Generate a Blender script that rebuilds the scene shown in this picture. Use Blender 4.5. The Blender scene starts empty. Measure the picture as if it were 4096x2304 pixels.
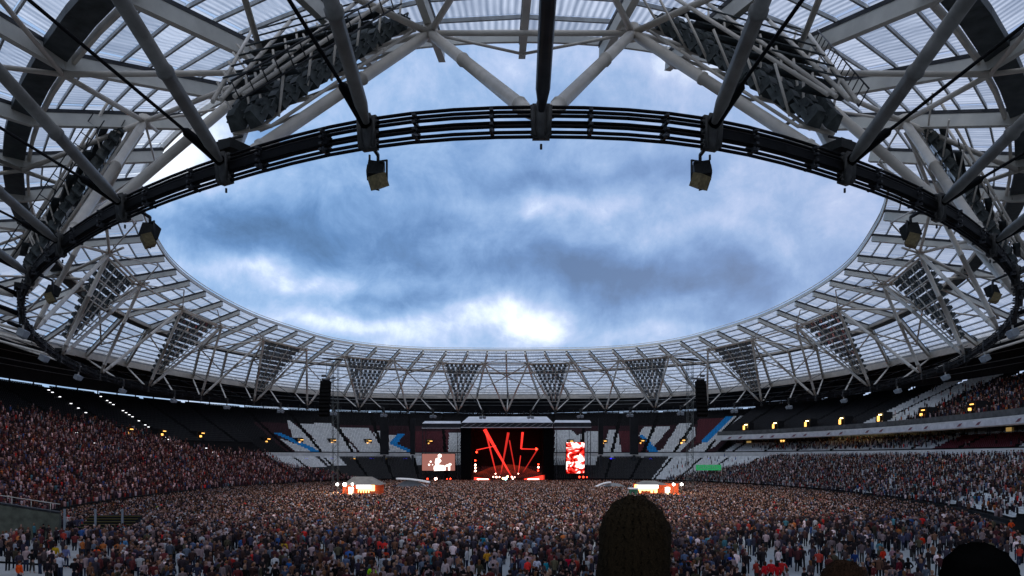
import bpy, math, random
import numpy as np
from mathutils import Vector, Matrix
random.seed(7); RNG = np.random.default_rng(7)
S = bpy.context.scene
COL = S.collection
EYE = 8.6                      # eye height above the pitch; camera looks along +Y
FPX = 715.0

# ------------------------------------------------------------------ camera
cam_d = bpy.data.cameras.new('camera'); cam = bpy.data.objects.new('camera', cam_d); COL.objects.link(cam)
cam.location = (0, 0, EYE); cam.rotation_euler = (math.radians(90), 0, 0)
cam_d.sensor_width = 36; cam_d.lens = 36 * FPX / 1024
cam_d.shift_x = -(513 - 512) / 1024; cam_d.shift_y = (457 - 288) / 1024
cam_d.clip_start = 0.1; cam_d.clip_end = 6000
S.camera = cam

# ------------------------------------------------------------------ node helpers
class NT:
    def __init__(s, tree): s.t = tree; s.n = tree.nodes; s.l = tree.links
    def new(s, typ, **kw):
        n = s.n.new(typ)
        for k, v in kw.items(): setattr(n, k, v)
        return n
    def put(s, n, i, v):
        if v is None: return
        if isinstance(v, bpy.types.NodeSocket): s.l.new(v, n.inputs[i])
        else: n.inputs[i].default_value = v
    def m(s, op, a, b=None, c=None, clamp=False):
        n = s.new('ShaderNodeMath', operation=op); n.use_clamp = clamp
        s.put(n, 0, a); s.put(n, 1, b); s.put(n, 2, c); return n.outputs[0]
    def mix(s, f, a, b, mode='MIX'):
        n = s.new('ShaderNodeMix', data_type='RGBA', blend_type=mode)
        s.put(n, 0, f); s.put(n, 6, a); s.put(n, 7, b); return n.outputs[2]
    def noise(s, vec, scale, detail=4, rough=.55, dist=0.0):
        n = s.new('ShaderNodeTexNoise'); s.put(n, 'Vector', vec); n.inputs['Scale'].default_value = scale
        n.inputs['Detail'].default_value = detail; n.inputs['Roughness'].default_value = rough
        n.inputs['Distortion'].default_value = dist; return n
    def ramp(s, f, stops):
        n = s.new('ShaderNodeValToRGB'); s.put(n, 0, f); e = n.color_ramp.elements
        while len(e) < len(stops): e.new(.5)
        for i, (p, c) in enumerate(stops): e[i].position = p; e[i].color = (*c, 1)
        return n.outputs[0]

# ------------------------------------------------------------------ world: dusk overcast, broken cloud
SUN_EL, SUN_ROT = math.radians(62), math.radians(190)
w = bpy.data.worlds.new('World'); S.world = w; w.use_nodes = True
N = NT(w.node_tree); w.node_tree.nodes.clear()
sky = N.new('ShaderNodeTexSky', sky_type='NISHITA'); sky.sun_disc = False
sky.sun_elevation = SUN_EL; sky.sun_rotation = SUN_ROT
geo = N.new('ShaderNodeTexCoord'); sep = N.new('ShaderNodeSeparateXYZ'); N.l.new(geo.outputs['Generated'], sep.inputs[0])
dx, dy, dz = sep.outputs
# cloud layer seen in perspective: project the direction on a flat cloud base
zc = N.m('ADD', N.m('MAXIMUM', dz, 0.0), 0.16)
cmb = N.new('ShaderNodeCombineXYZ'); N.l.new(N.m('DIVIDE', dx, zc), cmb.inputs[0]); N.l.new(N.m('DIVIDE', dy, zc), cmb.inputs[1])
cmb.inputs[2].default_value = 0.37
n1 = N.noise(cmb.outputs[0], 0.62, 6, .52, .3).outputs[0]
n2 = N.noise(cmb.outputs[0], 1.7, 9, .62, .7).outputs[0]
n3 = N.noise(geo.outputs['Generated'], 13.0, 9, .68, .3).outputs[0]
base = N.m('ADD', N.m('ADD', N.m('MULTIPLY', n1, .46), N.m('MULTIPLY', n2, .36)), N.m('SUBTRACT', N.m('MULTIPLY', n3, .78), .275))
# the larger lobes and breaks of this evening's cloud, by direction (x/y, z/y)
yy = N.m('MAXIMUM', dy, 0.12)
wob = N.noise(geo.outputs['Generated'], 6.0, 4, .5, .2); ws = N.new('ShaderNodeSeparateColor'); N.l.new(wob.outputs['Color'], ws.inputs[0])
px = N.m('ADD', N.m('DIVIDE', dx, yy), N.m('MULTIPLY', N.m('SUBTRACT', ws.outputs[0], .5), .34))
pz = N.m('ADD', N.m('DIVIDE', dz, yy), N.m('MULTIPLY', N.m('SUBTRACT', ws.outputs[1], .5), .15))
def lobe(cx, cz, sx, sz, amp):
    a = N.m('POWER', N.m('DIVIDE', N.m('SUBTRACT', px, cx), sx), 2.0)
    b = N.m('POWER', N.m('DIVIDE', N.m('SUBTRACT', pz, cz), sz), 2.0)
    return N.m('MULTIPLY', N.m('EXPONENT', N.m('MULTIPLY', N.m('ADD', a, b), -1.0)), amp)
LOBES = [(.010, .196, .070, .024, .46), (.045, .352, .055, .014, .30), (-.355, .315, .17, .034, -.42), (.02, .280, .22, .026, -.30), (.14, .250, .16, .026, -.42),
         (.32, .242, .12, .024, -.30), (-.10, .335, .12, .03, -.16), (.16, .400, .16, .022, -.26), (-.34, .262, .10, .016, .28), (-.20, .192, .12, .018, .30), (-.27, .245, .07, .014, .16),
         (-.50, .42, .10, .07, .50), (.24, .315, .14, .022, .16), (.34, .40, .14, .05, .10), (.20, .17, .10, .02, .14), (-.12, .155, .08, .012, .20), (.24, .56, .06, .02, .20),
         (-.25, .44, .25, .03, -.12), (-.02, .39, .10, .02, -.16), (.30, .195, .14, .018, -.14), (-.16, .225, .10, .014, -.20), (.05, .50, .3, .03, -.05), (.0, .30, .40, .12, -.07), (.05, .55, .5, .12, .06), (.12, .215, .05, .03, -.25), (.30, .30, .1, .03, -.05)]
acc = base
for L in LOBES: acc = N.m('ADD', acc, lobe(*L))
shade = N.ramp(acc, [(.0, (.055, .125, .26)), (.20, (.095, .205, .42)), (.36, (.17, .31, .56)), (.52, (.28, .43, .68)), (.68, (.46, .57, .80)), (.98, (1.02, 1.10, 1.18))])
warm = N.m('MULTIPLY', N.m('ADD', N.m('DIVIDE', dx, yy), .25), 1.1, clamp=True)
shade = N.mix(warm, shade, N.mix(.40, shade, (.33, .33, .48, 1)), 'MIX')
tint = N.mix(.018, shade, sky.outputs[0])
bg = N.new('ShaderNodeBackground'); N.l.new(tint, bg.inputs[0]); bg.inputs[1].default_value = 0.95
wo = N.new('ShaderNodeOutputWorld'); N.l.new(bg.outputs[0], wo.inputs[0])

sun_d = bpy.data.lights.new('sun', 'SUN'); sun_d.energy = 1.5; sun_d.angle = math.radians(30); sun_d.color = (1, .96, .9)
sun = bpy.data.objects.new('sun', sun_d); COL.objects.link(sun)
sd = Vector((math.sin(SUN_ROT) * math.cos(SUN_EL), math.cos(SUN_ROT) * math.cos(SUN_EL), math.sin(SUN_EL)))
sun.rotation_euler = sd.to_track_quat('Z', 'Y').to_euler(); sun.location = (0, -50, 120)
S.view_settings.view_transform = 'Standard'; S.view_settings.look = 'None'
S.view_settings.exposure = 0.25; S.view_settings.gamma = 1.0; S.view_settings.use_curve_mapping = False
S.cycles.max_bounces = 7; S.cycles.diffuse_bounces = 3; S.cycles.transparent_max_bounces = 12; S.cycles.transmission_bounces = 4
S.cycles.sample_clamp_indirect = 3

# ------------------------------------------------------------------ materials
def mat(name, col, rough=.6, metal=0.0, var=.12, scale=1.5, bump=0.0, spec=.3, dirt=None):
    m = bpy.data.materials.new(name); m.use_nodes = True; T = NT(m.node_tree); b = T.n['Principled BSDF']
    tc = T.new('ShaderNodeTexCoord'); nz = T.noise(tc.outputs['Object'], scale, 5, .6)
    lo = tuple(max(0, c * (1 - var * 1.6)) for c in col); hi = tuple(min(1, c * (1 + var)) for c in col)
    c = T.ramp(nz.outputs[0], [(.3, lo), (.7, hi)])
    if dirt:
        g = T.noise(tc.outputs['Object'], scale * .23, 6, .65)
        f = T.ramp(g.outputs[0], [(.45, (0, 0, 0)), (.72, (1, 1, 1))]); c = T.mix(T.m('MULTIPLY', f, .6), c, (*dirt, 1))
    T.put(b, 'Base Color', c); b.inputs['Roughness'].default_value = rough; b.inputs['Metallic'].default_value = metal
    b.inputs['Specular IOR Level'].default_value = spec
    if bump:
        bp = T.new('ShaderNodeBump'); bp.inputs['Strength'].default_value = bump; T.put(bp, 'Height', nz.outputs[0]); T.put(b, 'Normal', bp.outputs[0])
    return m
def glow(name, col, strength):
    m = bpy.data.materials.new(name); m.use_nodes = True; T = NT(m.node_tree); T.n.clear()
    e = T.new('ShaderNodeEmission'); e.inputs[0].default_value = (*col, 1); e.inputs[1].default_value = strength
    o = T.new('ShaderNodeOutputMaterial'); T.l.new(e.outputs[0], o.inputs[0]); return m
def attr_mat(name, rough=.85, grain=.25):
    m = bpy.data.materials.new(name); m.use_nodes = True; T = NT(m.node_tree); b = T.n['Principled BSDF']
    a = T.new('ShaderNodeAttribute'); a.attribute_name = 'colour'
    tc = T.new('ShaderNodeTexCoord'); nz = T.noise(tc.outputs['Object'], 6.0, 2, .6)
    k = T.ramp(nz.outputs[0], [(.3, (1 - grain,) * 3), (.7, (1, 1, 1))])
    T.put(b, 'Base Color', T.mix(1.0, a.outputs[0], k, 'MULTIPLY')); b.inputs['Roughness'].default_value = rough
    b.inputs['Specular IOR Level'].default_value = .15
    return m
MT = {}
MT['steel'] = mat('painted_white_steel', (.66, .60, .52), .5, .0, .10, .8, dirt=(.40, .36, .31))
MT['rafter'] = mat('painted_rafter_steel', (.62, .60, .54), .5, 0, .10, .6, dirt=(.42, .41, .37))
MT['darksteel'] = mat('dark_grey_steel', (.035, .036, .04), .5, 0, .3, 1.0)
MT['shaded_steel'] = mat('white_steel_shaded_grey', (.27, .26, .24), .5, 0, .25, .9, dirt=(.15, .14, .12))  # white strut steel with its weaker lighting put into a grey colour
MT['cable'] = mat('black_sheathed_cable', (.004, .004, .005), .6, 0, .3, 3, spec=.1)
MT['casting'] = mat('cast_steel_node', (.05, .048, .045), .6, 0, .35, 2.5, .3)
MT['gutter'] = mat('grey_green_gutter', (.055, .065, .068), .6, 0, .3, 1.2)
MT['purlin'] = mat('grey_purlin_steel', (.36, .37, .37), .5, 0, .2, 1.0)
MT['lamp_body'] = mat('dark_floodlight_housing', (.070, .080, .078), .5, .2, .4, 2)
MT['lamp_glass'] = mat('floodlight_glass', (.10, .12, .13), .15, 0, .2, 3, spec=.8)
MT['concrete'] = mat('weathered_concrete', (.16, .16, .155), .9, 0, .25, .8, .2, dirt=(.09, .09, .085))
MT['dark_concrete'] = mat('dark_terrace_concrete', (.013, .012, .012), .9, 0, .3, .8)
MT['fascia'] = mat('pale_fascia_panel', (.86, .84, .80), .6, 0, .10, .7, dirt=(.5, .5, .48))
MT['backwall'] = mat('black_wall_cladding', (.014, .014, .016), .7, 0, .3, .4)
MT['black'] = mat('matt_black_drape', (.004, .004, .0045), .95, 0, .3, 2, spec=.05)
MT['speaker_tan'] = mat('weathered_tan_speaker_box', (.20, .15, .07), .6, 0, .3, 4)
MT['speaker_dark'] = mat('black_speaker_grille', (.012, .012, .011), .7, 0, .4, 6)
MT['tent_grey'] = mat('grey_tent_canvas', (.30, .32, .34), .8, 0, .15, .9, .2)
MT['tent_white'] = mat('white_tent_canvas', (.85, .84, .84), .8, 0, .12, .8, .2)
MT['stage_roof'] = mat('pale_stage_canopy', (.86, .86, .88), .6, 0, .08, .5)
MT['orange'] = mat('orange_barrier_cloth', (.55, .085, .03), .8, 0, .2, 3)
MT['green_booth'] = mat('green_booth_plastic', (.04, .16, .09), .6, 0, .2, 2)
MT['ground'] = mat('white_pitch_cover', (.42, .405, .385), .75, 0, .14, .25, .05, dirt=(.20, .19, .18))
MT['outer_ground'] = mat('grey_outer_ground', (.09, .09, .085), .9, 0, .3, .1)
MT['wall_olive'] = mat('olive_grey_wall', (.12, .125, .095), .85, 0, .25, 1.2, .2)
MT['glass_dark'] = mat('dark_hospitality_glass', (.02, .025, .03), .12, 0, .2, 1, spec=.8)
MT['crowd'] = attr_mat('crowd_clothes')
MT['seats'] = attr_mat('moulded_seat_plastic', .5, .18)
MT['hair'] = mat('hair', (.035, .022, .014), .7, 0, .5, 60, .6)
MT['glow_red'] = glow('red_stage_lamp', (1, .03, .012), 9)
MT['glow_redwhite'] = glow('pinkish_white_lamp', (1, .45, .35), 9)
MT['glow_white'] = glow('white_lamp', (1, .95, .85), 14)
MT['glow_warm'] = glow('warm_lamp', (1, .72, .30), 9)
MT['glow_amber'] = glow('amber_lamp', (1, .50, .12), 2.2)
MT['glow_dimamber'] = glow('lit_passage', (.85, .55, .18), .28)
MT['glow_blue'] = glow('blue_lamp', (.02, .02, 1), 3.5)
MT['glow_green'] = glow('green_led_banner', (.05, .50, .18), .42)
MT['glow_step'] = glow('step_light', (.95, .95, 1), 2.2)
MT['glow_cyan'] = glow('pale_cyan_lamp', (.5, 1, .95), 9)
MT['white_ink'] = mat('pale_sign_ink', (.6, .62, .62), .6)

def panel_material():
    m = bpy.data.materials.new('ribbed_polycarbonate'); m.use_nodes = True; T = NT(m.node_tree); T.n.clear()
    uv = T.new('ShaderNodeUVMap'); sp = T.new('ShaderNodeSeparateXYZ'); T.l.new(uv.outputs[0], sp.inputs[0])
    tri = T.m('PINGPONG', T.m('MULTIPLY', sp.outputs[0], 1.0), .22)           # ribs, in metres along the eaves
    rib = T.m('DIVIDE', tri, .22)
    tc = T.new('ShaderNodeTexCoord'); nz = T.noise(tc.outputs['Object'], .22, 5, .65)
    streak = T.new('ShaderNodeCombineXYZ'); T.l.new(T.m('MULTIPLY', sp.outputs[0], 2.2), streak.inputs[0]); T.l.new(T.m('MULTIPLY', sp.outputs[1], .12), streak.inputs[1])
    sn = T.noise(streak.outputs[0], 1.0, 3, .6)
    k = T.m('ADD', T.m('MULTIPLY', rib, .45), T.m('MULTIPLY', sn.outputs[0], .8))
    k = T.m('MULTIPLY', k, T.m('ADD', T.m('MULTIPLY', nz.outputs[0], .7), .55))
    oi = T.new('ShaderNodeObjectInfo'); k = T.m('MULTIPLY', k, T.m('ADD', T.m('MULTIPLY', oi.outputs['Random'], .35), .72))
    c = T.ramp(k, [(.16, (.40, .42, .44)), (.72, (.98, .95, .91))])
    tl = T.new('ShaderNodeBsdfTranslucent'); T.l.new(c, tl.inputs[0])
    df = T.new('ShaderNodeBsdfDiffuse'); df.inputs[0].default_value = (.5, .52, .54, 1)
    tr = T.new('ShaderNodeBsdfTransparent'); T.l.new(T.mix(.35, c, (.62, .74, .92, 1)), tr.inputs[0])
    m1 = T.new('ShaderNodeMixShader'); m1.inputs[0].default_value = .06; T.l.new(tl.outputs[0], m1.inputs[1]); T.l.new(df.outputs[0], m1.inputs[2])
    m2 = T.new('ShaderNodeMixShader'); m2.inputs[0].default_value = .54; T.l.new(m1.outputs[0], m2.inputs[1]); T.l.new(tr.outputs[0], m2.inputs[2])
    o = T.new('ShaderNodeOutputMaterial'); T.l.new(m2.outputs[0], o.inputs[0]); return m
MT['panel'] = panel_material()

# ------------------------------------------------------------------ object helpers
def tag(o, label=None, cat=None, group=None, kind=None):
    if label: o['label'] = label
    if cat: o['category'] = cat
    if group: o['group'] = group
    if kind: o['kind'] = kind
    return o
def thing(name, loc, label, cat, group=None, rz=0.0):
    o = bpy.data.objects.new(name, None); COL.objects.link(o); o.location = loc; o.rotation_euler = (0, 0, rz)
    o.empty_display_size = .5
    tag(o, label, cat, group); return o
def link(name, me, parent=None, loc=None):
    o = bpy.data.objects.new(name, me); COL.objects.link(o)
    if parent: o.parent = parent
    if loc is not None: o.location = loc
    return o
class MB:
    """collects geometry in local coordinates (origin subtracted) and builds ONE mesh object"""
    def __init__(s, org=(0, 0, 0)): s.v = []; s.f = []; s.mi = []; s.uv = None; s.o = Vector(org); s.smooth = False
    def add(s, vs, fs, mi=0):
        b = len(s.v); s.v += [tuple(Vector(p) - s.o) for p in vs]; s.f += [tuple(i + b for i in f) for f in fs]; s.mi += [mi] * len(fs); return s
    def bar(s, a, b, w, h, up=(0, 0, 1), mi=0):
        a = Vector(a); b = Vector(b); d = (b - a).normalized(); u = Vector(up); r = d.cross(u)
        if r.length < 1e-4: r = d.cross(Vector((1, 0, 0)))
        r.normalize(); u = r.cross(d)
        vs = [p + r * (x * w / 2) + u * (z * h / 2) for p in (a, b) for x, z in ((-1, -1), (1, -1), (1, 1), (-1, 1))]
        return s.add(vs, [(0, 3, 2, 1), (4, 5, 6, 7), (0, 1, 5, 4), (1, 2, 6, 5), (2, 3, 7, 6), (3, 0, 4, 7)], mi)
    def box(s, c, d, rz=0, mi=0, tilt=0):
        R = Matrix.Rotation(rz, 3, 'Z') @ Matrix.Rotation(tilt, 3, 'X'); c = Vector(c)
        vs = [c + R @ Vector((x * d[0] / 2, y * d[1] / 2, z * d[2] / 2)) for x in (-1, 1) for y in (-1, 1) for z in (-1, 1)]
        return s.add(vs, [(0, 1, 3, 2), (4, 6, 7, 5), (0, 4, 5, 1), (2, 3, 7, 6), (0, 2, 6, 4), (1, 5, 7, 3)], mi)
    def path(s, pts, rads, n=8, closed=False, mi=0):
        pts = [Vector(p) for p in pts]; m = len(pts)
        if not hasattr(rads, '__len__'): rads = [rads] * m
        rings = []
        for i, p in enumerate(pts):
            a = pts[i - 1] if (i or closed) else p; b = pts[(i + 1) % m] if (i < m - 1 or closed) else p
            d = (b - a).normalized(); r = d.cross(Vector((0, 0, 1)))
            if r.length < 1e-3: r = Vector((1, 0, 0))
            r.normalize(); u = r.cross(d)
            rings.append([p + (r * math.cos(t) + u * math.sin(t)) * rads[i] for t in [2 * math.pi * j / n for j in range(n)]])
        vs = [q for r in rings for q in r]; fs = []
        for i in range(m if closed else m - 1):
            k = (i + 1) % m
            for j in range(n): fs.append((i * n + j, i * n + (j + 1) % n, k * n + (j + 1) % n, k * n + j))
        if not closed: fs += [tuple(range(n - 1, -1, -1)), tuple((m - 1) * n + j for j in range(n))]
        s.smooth = True
        return s.add(vs, fs, mi)
    def tube(s, a, b, r, n=8, mi=0): return s.path([a, b], r, n, False, mi)
    def mesh(s, name, mats):
        me = bpy.data.meshes.new(name); me.from_pydata(s.v, [], s.f)
        for m in (mats if isinstance(mats, (list, tuple)) else [mats]): me.materials.append(MT[m] if isinstance(m, str) else m)
        if any(s.mi): me.polygons.foreach_set('material_index', s.mi)
        if s.smooth: me.polygons.foreach_set('use_smooth', [len(f) == 4 for f in s.f])
        me.update(); return me
    def build(s, name, mats, parent=None):
        return link(name, s.mesh(name, mats), parent, s.o if not parent else s.o - parent.location)

# ------------------------------------------------------------------ plan curves: 56 bays round the bowl
def table(d, x0a, x0b):
    ks = sorted(d); A = np.zeros((56, 2))
    xs = np.interp(range(29), ks, [d[k][0] for k in ks]); ys = np.interp(range(29), ks, [d[k][1] for k in ks])
    # smooth interpolation of the missing indices with a periodic Catmull-Rom over the known ones
    def cr(k):
        j = max(i for i, q in enumerate(ks) if q <= k)
        if ks[j] == k: return d[k]
        g = lambda i: (d[ks[i]] if 0 <= i < len(ks) else ((-d[ks[-i]][0], d[ks[-i]][1]) if i < 0 else (-d[ks[2 * len(ks) - 2 - i]][0], d[ks[2 * len(ks) - 2 - i]][1])))
        t = (k - ks[j]) / (ks[j + 1] - ks[j]); p0, p1, p2, p3 = [np.array(g(j + q)) for q in (-1, 0, 1, 2)]
        return tuple(.5 * ((2 * p1) + (-p0 + p2) * t + (2 * p0 - 5 * p1 + 4 * p2 - p3) * t * t + (-p0 + 3 * p1 - 3 * p2 + p3) * t ** 3))
    y0, y1 = d[0][1], d[28][1]
    for k in range(29):
        x, y = cr(k); off = x0a + (x0b - x0a) * (y - y0) / (y1 - y0)
        A[k] = (off - x, y)
        if 0 < k < 28: A[56 - k] = (off + x, y)
    return A          # index k: 0 near, 1..27 left side, 28 far, 29..55 right side
T_ = table({0: (0, 28), 1: (6.9, 29), 2: (14.1, 32.6), 3: (21.4, 37.7), 4: (28.8, 44.4), 5: (35.6, 51.8), 6: (41.3, 59.3), 7: (46.5, 67.2), 8: (51.2, 75.6), 10: (59.8, 94.4),
            12: (66.2, 115), 14: (69.3, 137), 16: (68, 158), 18: (62.2, 175), 20: (52.3, 187), 22: (40.4, 195.5), 24: (28, 202.5), 26: (14.1, 207.5), 28: (0, 211)}, 1.1, -1.9)
M_ = table({k: (x * .941, y * .941) for k, (x, y) in {0: (0, 45.4), 1: (6.5, 45.9), 3: (18.5, 50.6), 5: (30.8, 58), 7: (43.8, 75.5), 9: (54.1, 95.5), 11: (58.6, 113), 13: (60.2, 131.4), 15: (60, 149.3),
            17: (56.5, 165.5), 19: (50.8, 181), 21: (44, 193.5), 23: (31.8, 202.1), 25: (18.6, 206.8), 27: (6.4, 208.5), 28: (0, 208.7)}.items()}, 1.1, -1.9)
R_ = table({0: (0, 48.1), 1: (5.4, 48.5), 3: (15.5, 51.5), 5: (26, 58.5), 7: (37.3, 71.5), 8: (42, 81), 10: (48, 99), 12: (50.6, 113), 14: (51.3, 128), 16: (50.3, 143.5),
            18: (46.6, 158.5), 20: (41.8, 172), 22: (33.1, 182), 24: (21.7, 187.3), 26: (10.1, 188.4), 28: (0, 188.8)}, .6, -1.8)
O_ = table({0: (0, -8), 2: (14.5, -4), 4: (33, 12), 6: (62, 40), 8: (80, 72), 10: (89, 106), 12: (90.5, 138), 14: (89, 167), 16: (85, 193), 18: (79, 215), 20: (70, 235),
            22: (57, 249), 24: (40, 256), 26: (22, 257.8), 28: (0, 258.5)}, 0, -1.8)
F_ = T_ + (O_ - T_) * .6
for k in range(56):                              # near stand front stays behind the camera's view
    pass
def cr56(A, a):
    k = int(math.floor(a)); t = a - k; p0, p1, p2, p3 = [A[(k + q) % 56] for q in (-1, 0, 1, 2)]
    return .5 * ((2 * p1) + (-p0 + p2) * t + (2 * p0 - 5 * p1 + 4 * p2 - p3) * t * t + (-p0 + 3 * p1 - 3 * p2 + p3) * t ** 3)
ZT, ZM, ZR, ZG, ZO = EYE + 13.1, EYE + 25.6, EYE + 28.4, EYE + 25.6, EYE + 22.7
def P3(A, k, z): p = A[k % 56]; return Vector((p[0], p[1], z))
def roof(a, s, dz=0.0):
    r, t, o = cr56(R_, a), cr56(T_, a), cr56(O_, a)
    if s <= 1: p = r + (t - r) * s; z = ZR + (ZG - ZR) * s
    else: p = t + (o - t) * (s - 1); z = ZG + (ZO - ZG) * (s - 1)
    return Vector((p[0], p[1], z + dz))
def normal2(A, a):
    d = cr56(A, a + .25) - cr56(A, a - .25); n = np.array([-d[1], d[0]]); n /= np.linalg.norm(n)
    c = np.array([0, 120.]) - cr56(A, a)
    return n if n.dot(c) < 0 else -n
def px_of(p): return (513 + FPX * p[0] / p[1], 457 - FPX * (p[2] - EYE) / p[1]) if p[1] > .5 else (-9999, -9999)

# ------------------------------------------------------------------ ground
g = MB(); g.add([(-3000, -3000, -.05), (3000, -3000, -.05), (3000, 3000, -.05), (-3000, 3000, -.05)], [(0, 1, 2, 3)]); tag(g.build('ground', 'outer_ground'), kind='structure')
def foot(a, off=0.0):
    p = cr56(F_, a) - normal2(F_, a) * (15.5 + off); return p
pv = [foot(a, -14 if (a < 9 or a > 47) else 0) for a in np.arange(0, 56, .5)]
poly = [(p[0], max(p[1], 38.0), 0.0) for p in pv]
f = MB(); cen = (0, 130, 0.0); vs = [cen] + poly; f.add(vs, [(0, 1 + (i + 1) % len(poly), 1 + i) for i in range(len(poly))])
o = f.build('pitch_floor', 'ground'); tag(o, kind='structure')
# ------------------------------------------------------------------ roof
SX, SY = 0, 120
roof_t = thing('stadium_roof', (0, 120, 0), 'oval stadium roof of white steel rafters and translucent ribbed panels around an open centre', 'roof')
VIS = [k for k in range(56)]
web_raf = []
for k in VIS:
    mb = MB(roof(k, 0)); strip_mb = MB(roof(k, 0))
    ss = [0, .5, 1, 1.33, 1.66, 2]
    for s0, s1 in zip(ss[:-1], ss[1:]):
        dep = .62 if 8 < k < 48 else .9; a, b = roof(k, s0, -.66 - dep / 2), roof(k, s1, -.66 - dep / 2)
        mb.bar(a, b, .34, dep)
        strip_mb.bar(roof(k, s0, -.52), roof(k, s1, -.52), .42, .26)  # dark strip painted in for the shade between rafter and panels
    # bottom flange lip
    for s0, s1 in zip(ss[:-1], ss[1:]): mb.bar(roof(k, s0, -.70 - dep), roof(k, s1, -.70 - dep), .46, .06, mi=0)
    r = mb.build('rafter', ['rafter', 'darksteel'], roof_t)
    link('gap_shade_strip', strip_mb.mesh('gap_shade_strip', 'darksteel'), r, (0, 0, 0))
# purlins: rings from the inner edge outwards
PS = [i / 7 for i in range(1, 7)] + [1 + i / 9 for i in range(0, 10)]
for s in PS:
    mb = MB(roof(14, s))
    for k in range(56): mb.bar(roof(k, s, -.16), roof(k + 1, s, -.16), .13, .24)
    for k in range(56):
        if s < 1: pass
    mb.build('purlin', 'purlin', roof_t)
# inner edge beam
mb = MB(roof(14, 0))
N4 = [roof(k / 3, 0, 0) for k in range(168)]
for i in range(168): mb.bar(N4[i] + Vector((0, 0, -.25)), N4[(i + 1) % 168] + Vector((0, 0, -.25)), .2, .52)
mb.build('inner_edge_beam', 'rafter', roof_t)
mb = MB(roof(14, 0))
for i in range(168): mb.tube(N4[i] + Vector((0, 0, .35)), N4[(i + 1) % 168] + Vector((0, 0, .35)), .07, 5)
mb.build('edge_rail', 'steel', roof_t)
# outer edge beam and gutter trough directly above the cable ring
mb = MB(roof(14, 2))
for i in range(112): mb.bar(roof(i / 2, 2, -1.0), roof(i / 2 + .5, 2, -1.0), .5, 1.3)
mb.build('outer_edge_beam', 'steel', roof_t)
mb = MB(roof(14, 1)); m2 = MB(roof(14, 1))
for i in range(112):
    mb.bar(roof(i / 2, 1.02, -.72), roof(i / 2 + .5, 1.02, -.72), 1.5, .55)
    m2.bar(roof(i / 2, .955, -.95), roof(i / 2 + .5, .955, -.95), .22, .45)
mb.build('gutter', 'gutter', roof_t); m2.build('gutter_edge_tube', 'steel', roof_t)
# panels
cand = []
SS = [0] + PS
for k in range(56):
    for j in range(len(SS) - 1):
        c = [roof(k + .02, SS[j] + .004, 0), roof(k + .98, SS[j] + .004, 0), roof(k + .98, SS[j + 1] - .004, 0), roof(k + .02, SS[j + 1] - .004, 0)]
        q = [px_of(p) for p in c]
        area = 0
        for i in range(4): area += q[i][0] * q[(i + 1) % 4][1] - q[(i + 1) % 4][0] * q[i][1]
        mx = sum(p[0] for p in q) / 4; my = sum(p[1] for p in q) / 4
        vis = -20 < mx < 1044 and -20 < my < 600 and all(p[0] > -5000 for p in q)
        cand.append((-abs(area) if vis else 0, k, j, c))
cand.sort(key=lambda t: t[0])
def panel_geo(cl):
    vs = []; fs = []; uv = []
    for c in cl:
        b = len(vs); wid = (c[1] - c[0]).length; dep = (c[3] - c[0]).length
        vs += [tuple(p) for p in c] + [tuple(p + Vector((0, 0, .06))) for p in c]
        quads = [(0, 1, 2, 3), (7, 6, 5, 4), (0, 4, 5, 1), (1, 5, 6, 2), (2, 6, 7, 3), (3, 7, 4, 0)]
        uvs = [(0, 0), (wid, 0), (wid, dep), (0, dep)]
        u0 = random.random() * 50
        for qd in quads:
            fs.append(tuple(b + i for i in qd)); uv += [(uvs[i % 4][0] + u0, uvs[i % 4][1]) for i in qd]
    return vs, fs, uv
def panel_obj(cl, name, kind=None):
    org = cl[0][0]; vs, fs, uv = panel_geo(cl); vs = [tuple(Vector(v) - org) for v in vs]
    me = bpy.data.meshes.new(name); me.from_pydata(vs, [], fs); me.materials.append(MT['panel'])
    l = me.uv_layers.new(name='UVMap'); l.data.foreach_set('uv', np.array(uv, dtype=np.float32).ravel()); me.update()
    o = link(name, me, roof_t, org - roof_t.location)
    if kind: o['kind'] = kind
for t in cand[:299]: panel_obj([t[3]], 'roof_panel')
panel_obj([t[3] for t in cand[299:]], 'roof_panels', 'stuff')
# struts: V props from every second node to the mid ring
for k in range(0, 56, 2):
    for q in (-1, 1):
        a, b = P3(T_, k, ZT), P3(M_, k + q, ZM); mb = MB(a); d = (b - a)
        r = .30 if (k < 6 or k > 50) else .24
        mb.path([a + d * q for q in (.04, .10, .13, .131, .138, .139, .60, .601, .608, .609, .94, 1)], [r * q for q in (.55, 1, 1, 1.2, 1.2, 1, 1, 1.2, 1.2, 1, 1, .7)], 10); mb.build('prop_strut', 'steel', roof_t)
for k in range(1, 56, 2):        # mid ring tube, drop posts, V braces in the roof plane
    a, b = P3(M_, k, ZM), P3(M_, k + 2, ZM)
    MB(a).tube(a, b, .17, 8).build('ring_tube', 'steel', roof_t)
    mb = MB(a); top = roof(k, .28, -1.8)
    mb.tube(a, top, .14, 6)
    mb.path([a + Vector((0, 0, -.35)), a + Vector((0, 0, .45))], .42, 8); mb.build('joint_post', 'steel', roof_t)
    for q in (-1, 1):
        b2 = roof(k + q, 1.0, -1.85); MB(a).tube(a, b2, .19, 8).build('roof_brace', 'steel', roof_t)
        b3 = roof(k + q, .06, -1.8); MB(a).tube(a, b3, .09, 6).build('edge_brace', 'steel', roof_t)
        b4 = roof(k + q, 1.0, -1.85); b5 = roof(k, 1.55, -1.85); MB(b4).tube(b4, b5, .15, 6).build('roof_brace', 'steel', roof_t)
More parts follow.
